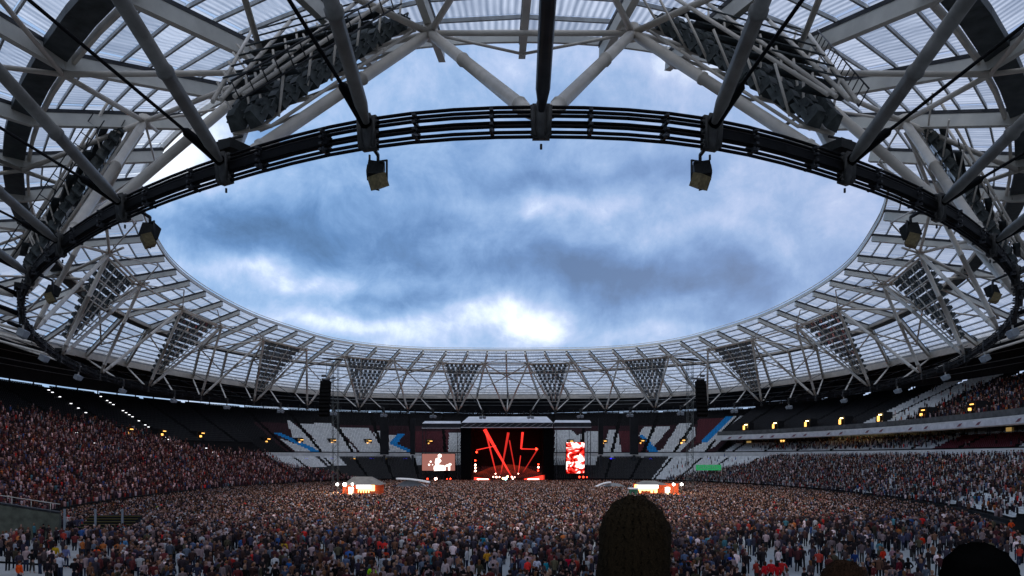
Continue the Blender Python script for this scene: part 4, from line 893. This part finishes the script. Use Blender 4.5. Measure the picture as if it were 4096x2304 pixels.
# --- where they stand on the pitch cover
foot_poly = [(p[0], p[1]) for p in [foot(a, .3) for a in np.arange(0, 56, .25)]]
cell = .62; gx, gy = np.meshgrid(np.arange(-66, 66, cell), np.arange(41.5, 216.5, cell)); gx = gx.ravel(); gy = gy.ravel()
gx = gx + RNG.uniform(-.26, .26, gx.size); gy = gy + RNG.uniform(-.26, .26, gy.size)
ins = inpoly(gx, gy, foot_poly); gx, gy = gx[ins], gy[ins]
u = 513 + FPX * gx / gy; v = 457 + FPX * EYE / gy
dens = np.interp(v, [480, 500, 522, 540, 556, 600], [.95, .93, .88, .66, .42, .34])
lump = (np.sin(gx * .55 + 1.3 * np.sin(gy * .31)) + np.sin(gy * .73 + gx * .21 + 2)) * .25
dens = dens * (1 + lump * np.interp(v, [480, 515, 545], [0.25, .5, 1.2]))
dens = np.where((u > 735) & (v > 533 - (u - 735) * .055), dens * np.interp(v, [515, 540], [.55, .34]), dens)
dens = np.where((u < 85) & (v > 538), dens * .34, dens); dens = np.where((u > 85) & (u < 200) & (v > 548), dens * .8, dens)
keep = (RNG.random(gx.size) < dens) & (u > -25) & (u < 1050)
def ex(x0, x1, y0, y1): return ~((gx > x0) & (gx < x1) & (gy > y0) & (gy < y1))
keep &= ex(-30, 26, 216, 260) & ex(-36, -25.0, 137.5, 144) & ex(23.5, 34.5, 137.5, 144) & ex(-30, -19.5, 170, 182) & ex(19.5, 29.5, 170, 182) & ex(-39.8, -34.8, 147, 153) & ex(34.5, 39.5, 147, 153) & ex(22.3, 24.5, 137, 140.5)
keep &= ex(-64, -40, 73.5, 80)
# roped lane that stays free in front of the desk towers
keep &= ~((np.abs(gx + 1.5 - .02 * gy) < .35) & (gy > 45) & (gy < 62))
gx, gy = gx[keep], gy[keep]; u = 513 + FPX * gx / gy; vh = 457 + FPX * (EYE - 1.78) / gy
order = np.argsort(gy); gx, gy, u, vh = gx[order], gy[order], u[order], vh[order]
SPECIAL = [  # x px, torso y px (of 1024x576), top colour, label
 (119, 528.5, (205, 38, 38), 'person in bright red jacket, left one of a red pair by the stairs'), (124, 528, (210, 44, 40), 'person in bright red jacket, right one of a red pair by the stairs'),
 (19.5, 569, (235, 80, 24), 'person in orange high-visibility top standing alone in the bottom left corner'), (97, 553, (232, 84, 40), 'person in orange top below the bottom of the stairs'), (55.5, 551, (190, 150, 30), 'person in yellow top on the bare floor below the olive wall'),
 (124, 544, (90, 140, 180), 'person in light blue top beneath the red-jacketed pair'), (158, 508, (190, 215, 30), 'person in lime yellow vest in the left half of the crowd, before the tents'), (168, 507, (215, 60, 52), 'person in red top just right of the lime yellow vest'),
 (118, 519, (160, 200, 30), 'person in dull lime vest above the red-jacketed pair'), (284, 547, (205, 160, 50), 'person in mustard yellow hat and top, alone on the left of centre'), (289.5, 567, (30, 88, 150), 'person in strong blue jacket near the bottom edge, left of centre'),
 (372, 573, (170, 230, 30), 'person in lime green top at the bottom edge, left of centre'), (410, 542, (205, 60, 44), 'person in red top in mid crowd, below the left tent'), (386, 556, (196, 62, 36), 'person in rust orange jacket facing away, left of centre near the bottom'),
 (426, 549, (40, 74, 130), 'person in navy blue top right of the red one at centre left'), (483, 541, (40, 120, 140), 'person in teal top, centre of the picture near the bottom'), (487, 557, (205, 140, 40), 'person in golden orange top below the teal and lilac ones'), (484.5, 549, (120, 122, 190), 'person in lilac top between teal and golden orange ones'),
 (520, 546, (196, 196, 206), 'person in white T-shirt, leftmost of three near the centre'), (529, 552, (210, 205, 200), 'person in cream white T-shirt, lowest of three near the centre'), (534, 546, (190, 198, 206), 'person in white T-shirt, rightmost of three near the centre'), (537, 565, (215, 212, 222), 'person in white top at the bottom beside a turquoise one'),
 (545, 567, (30, 140, 160), 'person in turquoise top at the bottom beside a white one'), (568, 563, (190, 24, 56), 'person in crimson top on bare floor left of the big dark head'), (672, 561, (205, 200, 204), 'person in white top right of the big dark head'),
 (765, 570, (205, 32, 40), 'person in red shirt, leftmost of a red group at bottom right'), (771, 568, (215, 40, 44), 'person in red shirt, second of a red group at bottom right'), (777, 571, (190, 30, 36), 'person in red shirt, third of a red group at bottom right'), (782, 567, (205, 48, 44), 'person in red shirt, rightmost of a red group at bottom right'),
 (731, 561, (40, 70, 170), 'person in royal blue top right of the big dark head'), (778, 532, (190, 24, 36), 'person in crimson top in the thinning right-hand crowd'), (883, 555, (205, 50, 30), 'person in red and black jacket on open floor, right side'), (922, 541, (215, 56, 26), 'person in orange red jacket among dark clothes, right side'),
 (1011, 525, (240, 84, 40), 'person in orange safety vest walking at the far right edge'), (985, 512, (150, 220, 40), 'person in lime vest at the right edge of the crowd'), (990, 515, (40, 80, 150), 'person in blue jacket beside the lime vest on the right'), (976, 508, (240, 70, 60), 'person in coral red vest left of the lime vest'),
 (875, 494.5, (235, 84, 60), 'person in orange vest deep in the right-hand crowd'), (924, 499, (220, 74, 44), 'person in orange vest, second one deep in the right-hand crowd'), (1023, 507, (150, 160, 60), 'person in olive green jacket at the right edge'), (855, 558, (36, 60, 110), 'person in dark blue coat standing apart on the right-hand floor'),
 (874, 557, (24, 26, 34), 'person in black coat and tight trousers alone on the right-hand floor'), (899, 566, (96, 30, 40), 'person in maroon coat beside the red and black jacket'), (908, 566, (22, 20, 24), 'person in black with feet apart on open floor, right side'), (952, 556, (120, 126, 130), 'person in grey hooded top right of the orange red jacket'),
 (41, 551, (60, 46, 48), 'person in dark brown coat under the olive wall, third from the left edge'), (15, 547, (150, 150, 158), 'person in pale grey top at the left edge below the wall'), (66, 553, (110, 112, 150), 'person in lilac grey top on bare floor, right of the yellow one'), (32, 557, (28, 24, 26), 'person in black standing with legs apart near the left edge')]
sp = []
for (su, sv, colr, lab) in SPECIAL:
    Y = FPX * (EYE - 1.2) / (sv - 457); sp.append(((su - 513) / FPX * Y, Y, colr, lab))
def clear(x, y, r): return np.min(np.hypot(np.array([s_[0] for s_ in sp]) - x, np.array([s_[1] for s_ in sp]) - y)) > r
ok = np.array([clear(x, y, .8) for x, y in zip(gx, gy)]); gx, gy, u, vh = gx[ok], gy[ok], u[ok], vh[ok]
infr = (u > 1) & (u < 1023) & (vh < 574)
near_idx = np.where(infr)[0][:300 - len(sp)]
rest = np.ones(len(gx), bool); rest[near_idx] = False
rest &= infr | (gy > 60)
rx, ry = gx[rest], gy[rest]
mid = ry < 92
nang = RNG.normal(0, .5, len(rx))
crowd_mesh('standing_crowd', np.stack([rx[mid], ry[mid], 0 * rx[mid]], 1), np.where(RNG.random(mid.sum()) < .15, RNG.uniform(-3, 3, mid.sum()), nang[mid]), LOD1, 'loose crowd of standing people in dark and white tops behind the nearest ones', seed=3)
far = ~mid
crowd_mesh('standing_crowd', np.stack([rx[far], ry[far], 0 * rx[far]], 1), nang[far], LOD0, 'dense dark and pinkish crowd packed on the pitch up to the stage', seed=4)
# --- people in the stands
def stand_crowd(name, rows, a0, a1, dz, prob, label, seed, cell_=.56, yaw=0.0, lod=LOD0, topw=None):
    r_ = np.random.default_rng(seed); P = []; A_ = []
    for r in range(rows):
        d, z = dz(r / (rows - 1)); p = stand_pts(np.linspace(a0, a1, 60), np.full(60, d)); L = np.linalg.norm(np.diff(p, axis=0), axis=1).sum(); n = int(L / cell_)
        a = np.linspace(a0, a1, n); k = r_.random(n) < prob(a, np.full(n, r / (rows - 1))); fr = (a / 1.22) % 1; k &= (fr > .05); a = a[k]
        if not len(a): continue
        q = stand_pts(a, np.full(len(a), d)) + r_.uniform(-.1, .1, (len(a), 2)); nn = nrv(F_, a)
        P.append(np.column_stack([q, np.full(len(a), z)])); tgt = np.array([[-1.7, 222.0]]) - q; A_.append(np.arctan2(tgt[:, 1], tgt[:, 0]) - math.pi / 2)
    P = np.vstack(P); A_ = np.concatenate(A_) * .7 + r_.normal(0, .3, len(P)); uu = 513 + FPX * P[:, 0] / P[:, 1]; k = (uu > -30) & (uu < 1055)
    return crowd_mesh(name, P[k], A_[k], lod, label, seed=seed + 5, sunk=.12, topw=topw, warm=(1.14, .94, .92) if seed in (11, 12) else None)
LW = TOPW.copy(); LW[[4, 8]] *= 2.4; LW[[9, 14]] *= 1.6; LW /= LW.sum()
def pl(a, r):
    rb = np.interp(a, [8, 12, 14.3, 16.2, 16.6, 18.6], [.66, .66, .62, .37, .335, .30])
    return np.clip((rb - r) / .16 + .5, 0, .95) * np.where(r > .5, .85, 1)
stand_crowd('seated_crowd', 60, LA0, LA1, lambda f: (-15.5 + 39.2 * (f * 45.5 / 46) + .4, 1.2 + 22.8 * f), pl, 'crowd filling the sloping left stand and thinning out near the top', 11, .58, topw=LW)
stand_crowd('seated_crowd', 24, LA1, 21.6, lambda f: (-15 + 14 * f, 1.2 + 6.8 * f), lambda a, r: np.where(r < np.interp(a, [18.6, 19.6, 21.6], [.75, .5, .0]), .9, 0), 'tail of the crowd on the lower rows left of the kiosk', 12, .58, topw=LW)
stand_crowd('seated_crowd', 24, 34.8, RA1, lambda f: (-15 + 14 * f, 1.2 + 6.8 * f), lambda a, r: np.where(r < np.interp(a, [35.0, 36.0, 37.6, 38.6], [.0, .25, .62, 1.1]), np.where((a > 46.2) & (r < .3), .45, .92), .04), 'crowd on the lower right-hand stand beside empty white seats', 13, .58)
stand_crowd('seated_crowd', 7, RA0 + 1.2, RA1, lambda f: (.5 + 5.3 * f, 9.9 + 2.1 * f), lambda a, r: np.where((a > 43.2) & (a < 45.2), .06, np.interp(a, [37, 38.5], [.1, .55])), 'spectators scattered along the white hospitality balcony', 14, .62)
stand_crowd('seated_crowd', 28, 40.6, RA1, lambda f: (1.4 + 22 * f, 15.2 + 10.3 * f), lambda a, r: np.where(r < .82, np.interp(a, [40.8, 42.2, 42.8, 48], [.0, .10, .62, .85]) * np.where(r < .06, .5, 1), 0), 'dim crowd in the upper right-hand tier next to white steps', 15, .60)

# --- individual people: continuous skinned bodies with clothes and hair as children
def skin_mesh(name, verts, edges, root, sub=1):
    me = bpy.data.meshes.new(name + '_cage'); me.from_pydata([v[:3] for v in verts], edges, []); ob = bpy.data.objects.new(name + '_cage', me); COL.objects.link(ob)
    sk = ob.modifiers.new('s', 'SKIN'); sk.use_smooth_shade = True; sk.branch_smoothing = .3
    for i, v_ in enumerate(verts):
        d = me.skin_vertices[0].data[i]; d.radius = (v_[3], v_[4] if len(v_) > 4 else v_[3]); d.use_root = (i == root)
    s_ = ob.modifiers.new('u', 'SUBSURF'); s_.levels = sub; s_.render_levels = sub
    dg = bpy.context.evaluated_depsgraph_get(); ev = ob.evaluated_get(dg); out = bpy.data.meshes.new_from_object(ev); out.name = name
    bpy.data.objects.remove(ob); bpy.data.meshes.remove(me)
    out.materials.clear(); out.materials.append(None); return out
def figure(arms, legs, sub=1):
    """arms: two (elbow, wrist, hand) triples, legs: two (knee, ankle, toe); +Y is forward"""
    sh = [(-.17, -.01, 1.42), (.17, -.01, 1.42)]; hp = [(-.09, 0, .90), (.09, 0, .90)]
    V = [(0, 0, .95, .13, .10), (0, 0, 1.10, .125, .09), (0, -.01, 1.28, .15, .10), (0, -.01, 1.42, .10, .08), (0, .0, 1.51, .05), (0, .02, 1.57, .065, .08), (0, .015, 1.66, .078, .095), (0, .01, 1.73, .05, .065)]; E_ = [(0, 1), (1, 2), (2, 3), (3, 4), (4, 5), (5, 6), (6, 7)]
    top = [(0, 0, .90, .15, .115), (0, 0, 1.08, .150, .112), (0, -.01, 1.27, .175, .122), (0, -.01, 1.41, .125, .10), (0, .0, 1.475, .068)]; TE = [(0, 1), (1, 2), (2, 3), (3, 4)]
    tr = [(0, 0, .97, .145, .112), (0, 0, .90, .14, .11)]; RE = [(0, 1)]
    for s_, (e, w_, h_), (k, a, t_) in zip(sh, arms, legs):
        i = len(V); V += [(*s_, .058), (*e, .040), (*w_, .028), (*h_, .034, .018)]; E_ += [(3, i), (i, i + 1), (i + 1, i + 2), (i + 2, i + 3)]
        # thumb and fingers
        hv = Vector(h_); d = (hv - Vector(w_)).normalized(); sd_ = d.cross(Vector((0, 0, 1))) if abs(d.z) < .9 else Vector((0, 1, 0)); sd_.normalize(); b = len(V)
        for q, ln in ((-.022, .055), (-.007, .066), (.008, .062), (.022, .048)): V.append((*(hv + sd_ * q + d * ln), .0085)); E_.append((i + 3, len(V) - 1))
        V.append((*(Vector(w_) + (hv - Vector(w_)) * .5 + sd_ * .045), .010)); E_.append((i + 2, len(V) - 1))
        j = len(top); wm = Vector(e).lerp(Vector(w_), .86); top += [(*s_, .076), (*e, .058), (*wm, .046)]; TE += [(3, j), (j, j + 1), (j + 1, j + 2)]
        i = len(V); hx = hp[0] if s_[0] < 0 else hp[1]; V += [(*hx, .088), (*k, .058), (*a, .038), (*t_, .036, .028)]; E_ += [(0, i), (i, i + 1), (i + 1, i + 2), (i + 2, i + 3)]
        j = len(tr); tr += [(*hx, .104), (*k, .074), (a[0], a[1], a[2] + .04, .060)]; RE += [(1, j), (j, j + 1), (j + 1, j + 2)]
    # nose and ears keep the head from being a plain egg
    b = len(V); V += [(0, .115, 1.635, .012), (-.085, .01, 1.635, .014), (.085, .01, 1.635, .014)]; E_ += [(6, b), (6, b + 1), (6, b + 2)]
    return (skin_mesh('person', V, E_, 0, sub), skin_mesh('top', top, TE, 1, sub), skin_mesh('trousers', tr, RE, 0, sub))
def hair_mesh(long=0.0, n=10, m=7, rad=(.098, .115), lim=None):
    V = []; F = []
    for j in range(m):
        ph = math.pi * .56 * j / (m - 1)
        for i in range(n):
            th = 2 * math.pi * i / n; front = max(0, math.sin(th)); p_ = ph * (1 - .42 * front)
            x = rad[0] * math.sin(p_) * math.cos(th); y = rad[1] * math.sin(p_) * math.sin(th) + .008; z = 1.665 + .115 * math.cos(p_)
            if j == m - 1 and front < .3: z -= .05 + long; x *= .9
            w_ = 1 + .05 * math.sin(i * 2.7 + j * 1.9); V.append((x * w_, y * w_, z))
    for j in range(m - 1):
        for i in range(n): a = j * n + i; b = j * n + (i + 1) % n; F.append((a, b, b + n, a + n))
    me = bpy.data.meshes.new('hair'); me.from_pydata(V, [], F); me.polygons.foreach_set('use_smooth', [True] * len(F)); me.materials.append(None); me.update(); return me
L0 = [((-.10, .03, .50), (-.11, 0, .09), (-.12, .11, .035)), ((.10, .02, .50), (.11, -.01, .09), (.13, .10, .035))]
LW_ = [((-.10, .14, .52), (-.10, .16, .10), (-.10, .27, .04)), ((.10, -.02, .50), (.10, -.26, .14), (.10, -.18, .04))]
LA_ = [((-.14, .02, .50), (-.21, .0, .09), (-.24, .10, .035)), ((.14, .02, .50), (.21, -.01, .09), (.24, .09, .035))]
ARM = dict(down=[((-.24, -.03, 1.14), (-.25, .05, .90), (-.25, .08, .82)), ((.24, -.03, 1.14), (.25, .05, .90), (.25, .08, .82))],
           front=[((-.25, -.02, 1.16), (-.14, .18, 1.08), (-.07, .22, 1.09)), ((.25, -.02, 1.16), (.14, .19, 1.12), (.07, .23, 1.14))],
           phone=[((-.24, -.02, 1.15), (-.24, .08, .93), (-.24, .11, .86)), ((.25, .14, 1.36), (.17, .26, 1.60), (.15, .28, 1.68))],
           up=[((-.28, .04, 1.62), (-.24, .08, 1.86), (-.23, .10, 1.94)), ((.28, .04, 1.62), (.25, .08, 1.86), (.24, .10, 1.94))],
           hips=[((-.33, -.08, 1.18), (-.18, .02, 1.00), (-.13, .06, .98)), ((.33, -.08, 1.18), (.18, .02, 1.00), (.13, .06, .98))])
POSES = [('standing still', figure(ARM['down'], L0)), ('with hands held in front', figure(ARM['front'], L0)), ('holding one hand up high', figure(ARM['phone'], LA_)), ('walking', figure(ARM['down'], LW_)), ('with hands on hips', figure(ARM['hips'], LA_)), ('raising both arms', figure(ARM['up'], L0))]
HM = [hair_mesh(), hair_mesh(.10), hair_mesh(.18)]
def cmat(name, c): return mat(name, c, .85, 0, .18, 9, .15, spec=.15)
TN = ['black', 'charcoal', 'slate grey', 'jet black', 'maroon', 'grey', 'light grey', 'navy', 'dark red', 'white', 'olive', 'brown', 'denim blue', 'dark navy', 'pale grey', 'dark brown', 'red', 'steel blue']
TM = [cmat('cloth_' + n.replace(' ', '_'), tuple(TOPS[i])) for i, n in enumerate(TN)]
RN = ['dark blue', 'black', 'blue', 'khaki grey', 'charcoal']; RM = [cmat('trousers_' + n.replace(' ', '_'), tuple(TROUS[i])) for i, n in enumerate(RN)]
HN = ['dark brown', 'black', 'brown', 'fair', 'chestnut', 'grey', 'dark']; HMt = [cmat('hair_' + n.replace(' ', '_'), tuple(HAIRS[i])) for i, n in enumerate(HN)]
SM = [cmat('skin_%s' % n, tuple(SKINS[i])) for i, n in enumerate(('medium', 'tan', 'fair', 'brown'))]
def slot(o, m_):
    o.material_slots[0].link = 'OBJECT'; o.material_slots[0].material = m_
def person(x, y, z, rz, pose, hair, tm, rm, hm, skm, label, group=None, sc=1.0):
    b = link('person', POSES[pose][1][0], None, (x, y, z)); b.rotation_euler = (0, 0, rz); b.scale = (sc * random.uniform(.95, 1.12), sc, sc); slot(b, skm)
    for nm, me, m_ in (('top', POSES[pose][1][1], tm), ('trousers', POSES[pose][1][2], rm), ('hair', HM[hair], hm)):
        c = bpy.data.objects.new(nm, me); COL.objects.link(c); c.parent = b; slot(c, m_)
    tag(b, label, 'person', group); return b
PH = ['standing', 'hands together', 'one hand raised', 'walking', 'hands on hips', 'both arms up']
def zone(uu, vv):
    h = 'far left' if uu < 90 else 'below the stairs' if uu < 190 else 'left' if uu < 320 else 'left of centre' if uu < 450 else 'centre' if uu < 520 else 'just right of centre' if uu < 590 else 'by the big dark head' if uu < 700 else 'right' if uu < 800 else 'open floor right' if uu < 900 else 'far right'
    return ('bottom edge, ' if vv > 558 else 'second row up, ' if vv > 546 else 'a few rows back, ') + h
seen_labels = set()
for i, k in enumerate(near_idx):
    x, y = gx[k], gy[k]; pose = int(RNG.choice(6, p=[.36, .25, .09, .14, .13, .03])); ti = int(RNG.choice(len(TOPS), p=TOPW)); ri = int(RNG.integers(0, 5)); hi = int(RNG.integers(0, 7)); hr = int(RNG.choice(3, p=[.55, .25, .2]))
    rz = RNG.normal(0, .35) if RNG.random() < .75 else RNG.uniform(-3.1, 3.1)
    for tr_ in range(25):
        lab = 'person in %s top, %s trousers, %s%s hair, %s, %s' % (TN[ti], RN[ri], 'long ' if hr == 2 else '', HN[hi], PH[pose], zone(u[k], vh[k]))
        if len(lab.split()) > 16: lab = 'person in %s top, %s trousers, %s, %s' % (TN[ti], RN[ri], PH[pose], zone(u[k], vh[k]))
        if len(lab.split()) > 16: lab = 'person in %s top, %s, %s' % (TN[ti], PH[pose], zone(u[k], vh[k]))
        if lab not in seen_labels: break
        ti = int(RNG.choice(len(TOPS), p=TOPW)); ri = int(RNG.integers(0, 5)); hi = int(RNG.integers(0, 7))
    seen_labels.add(lab)
    person(x, y, 0, rz, pose, hr, TM[ti], RM[ri], HMt[hi], SM[int(RNG.choice(4, p=[.35, .25, .3, .1]))], lab, 'people standing nearest the viewer on the white pitch cover', RNG.uniform(.93, 1.05))
for i, (x, y, c, lab) in enumerate(sp):
    pose = (0, 1, 0, 4, 3)[i % 5]
    person(x, y, 0, RNG.normal(0, .4), pose, i % 2, cmat('bright_cloth', lin(*c)), RM[i % 5], HMt[i % 7], SM[i % 3], lab, 'people standing nearest the viewer on the white pitch cover', 1.0)
# band members on the stage
for i, (x, col_, lab) in enumerate([(1150, 3, 'dark singer standing left of centre on the lit stage'), (1240, 0, 'dark musician at the centre of the lit stage'), (1330, 1, 'dark guitarist standing right of centre on the lit stage')]):
    person(sX(x), SYD + .5, sZ(858) + .02, math.pi, 1, 0, TM[col_], RM[1], HMt[1], SM[0], lab, None, 1.0)
# close silhouettes in the rows just in front of the camera
big = figure(ARM['down'], L0, 2)
def big_person(x, y, top_z, width, label, hood=False, hair_c=(.012, .008, .004), cloth=(.0015, .0015, .0015)):
    z0 = top_z - 1.80; b = link('person', big[0].copy(), None, (x, y, z0)); slot(b, SM[1]); tag(b, label, 'person', None)
    mt_ = mat('dark_coat', cloth, 1, 0, .3, 9, .2, spec=0); hm_ = mat('dark_hair', hair_c, 1, 0, .8, 330, .9, spec=.05)
    c = link('top', big[1], b, (0, 0, 0)); slot(c, mt_); c = link('trousers', big[2], b, (0, 0, 0)); slot(c, mt_)
    r_ = np.random.default_rng(int(x * 1000) % 999 + 1); mb = MB(); rx_ = width / 2
    # cap of hair or hood, uneven, covering the head down to the nape
    n, m_ = 28, 16; V = []; F = []
    for j in range(m_):
        t_ = j / (m_ - 1); ph = math.pi * .5 * min(1, t_ * 1.7); zz = 1.80 - .115 * (1 - math.cos(ph)) - max(0, t_ - .55) * (.42 if not hood else .62)
        rr = math.sin(ph) * (1 + (.06 if not hood else .55) * max(0, t_ - .6))
        for i in range(n):
            th = 2 * math.pi * i / n; w_ = 1 + .02 * r_.normal(); w_ += .035 * math.sin(3 * th + 5 * t_) * t_ + .02 * math.sin(7 * th - 9 * t_); V.append((rx_ * rr * w_ * math.cos(th), (rx_ * 1.15) * rr * w_ * math.sin(th) + .01, zz + .004 * r_.normal()))
    for j in range(m_ - 1):
        for i in range(n): a = j * n + i; q = j * n + (i + 1) % n; F.append((a, q, q + n, a + n))
    me = bpy.data.meshes.new('hood' if hood else 'hair'); me.from_pydata(V, [], F); me.materials.append(mt_ if hood else hm_); me.polygons.foreach_set('use_smooth', [True] * len(F)); link('hood' if hood else 'hair', me, b, (0, 0, 0))
    if not hood:   # loose strands
        mb = MB()
        for _ in range(3800):
            j = int(r_.integers(2, m_ - 2)); i = int(r_.integers(0, n)); p = Vector(V[j * n + i]); o_ = Vector((p.x, p.y, 0)).normalized() if p.xy.length > .01 else Vector((0, 0, 1))
            q = p + o_ * r_.uniform(.002, .016) + Vector((r_.normal() * .010, r_.normal() * .010, r_.uniform(-.020, .016))); s_ = Vector((-o_.y, o_.x, .2)) * .0010
            mb.add([p - s_, p + s_, q], [(0, 1, 2)])
        me = mb.mesh('loose_strands', hm_); h = link('loose_strands', me, b, (0, 0, 0)); h['kind'] = 'stuff'
    return b
big_person(.340, 2.0, EYE - .112, .198, 'dark brown back of a head close to the viewer, blocking the crowd right of centre')
big_person(1.30, 2.8, EYE - .407, .185, 'dark brown head just peeping over the bottom edge, right of the large head', hair_c=(.018, .009, .005))
big_person(1.41, 2.15, EYE - .262, .205, 'black hooded figure close to the viewer at the bottom right, left of two', True)
big_person(1.77, 2.2, EYE - .300, .205, 'black hooded figure cut off by the right edge at the bottom', True)

# cable ramps across the bare floor at the bottom left
for (x0, y0, x1, y1, lab) in ((-43.5, 58.8, -25.5, 53.2, 'black cable ramp lying across the pale floor at bottom left'),):
    t = thing('cable_ramp', (x0, y0, 0), lab, 'cable ramp'); n = 22
    for i in range(n):
        a = Vector((x0 + (x1 - x0) * i / n, y0 + (y1 - y0) * i / n, .035)); b = Vector((x0 + (x1 - x0) * (i + .96) / n, y0 + (y1 - y0) * (i + .96) / n, .035)); m = MB(t.location); m.bar(a, b, .5, .06); m.bar(a + Vector((0, 0, .03)), b + Vector((0, 0, .03)), .26, .05); m.build('ramp_section', 'black', t)
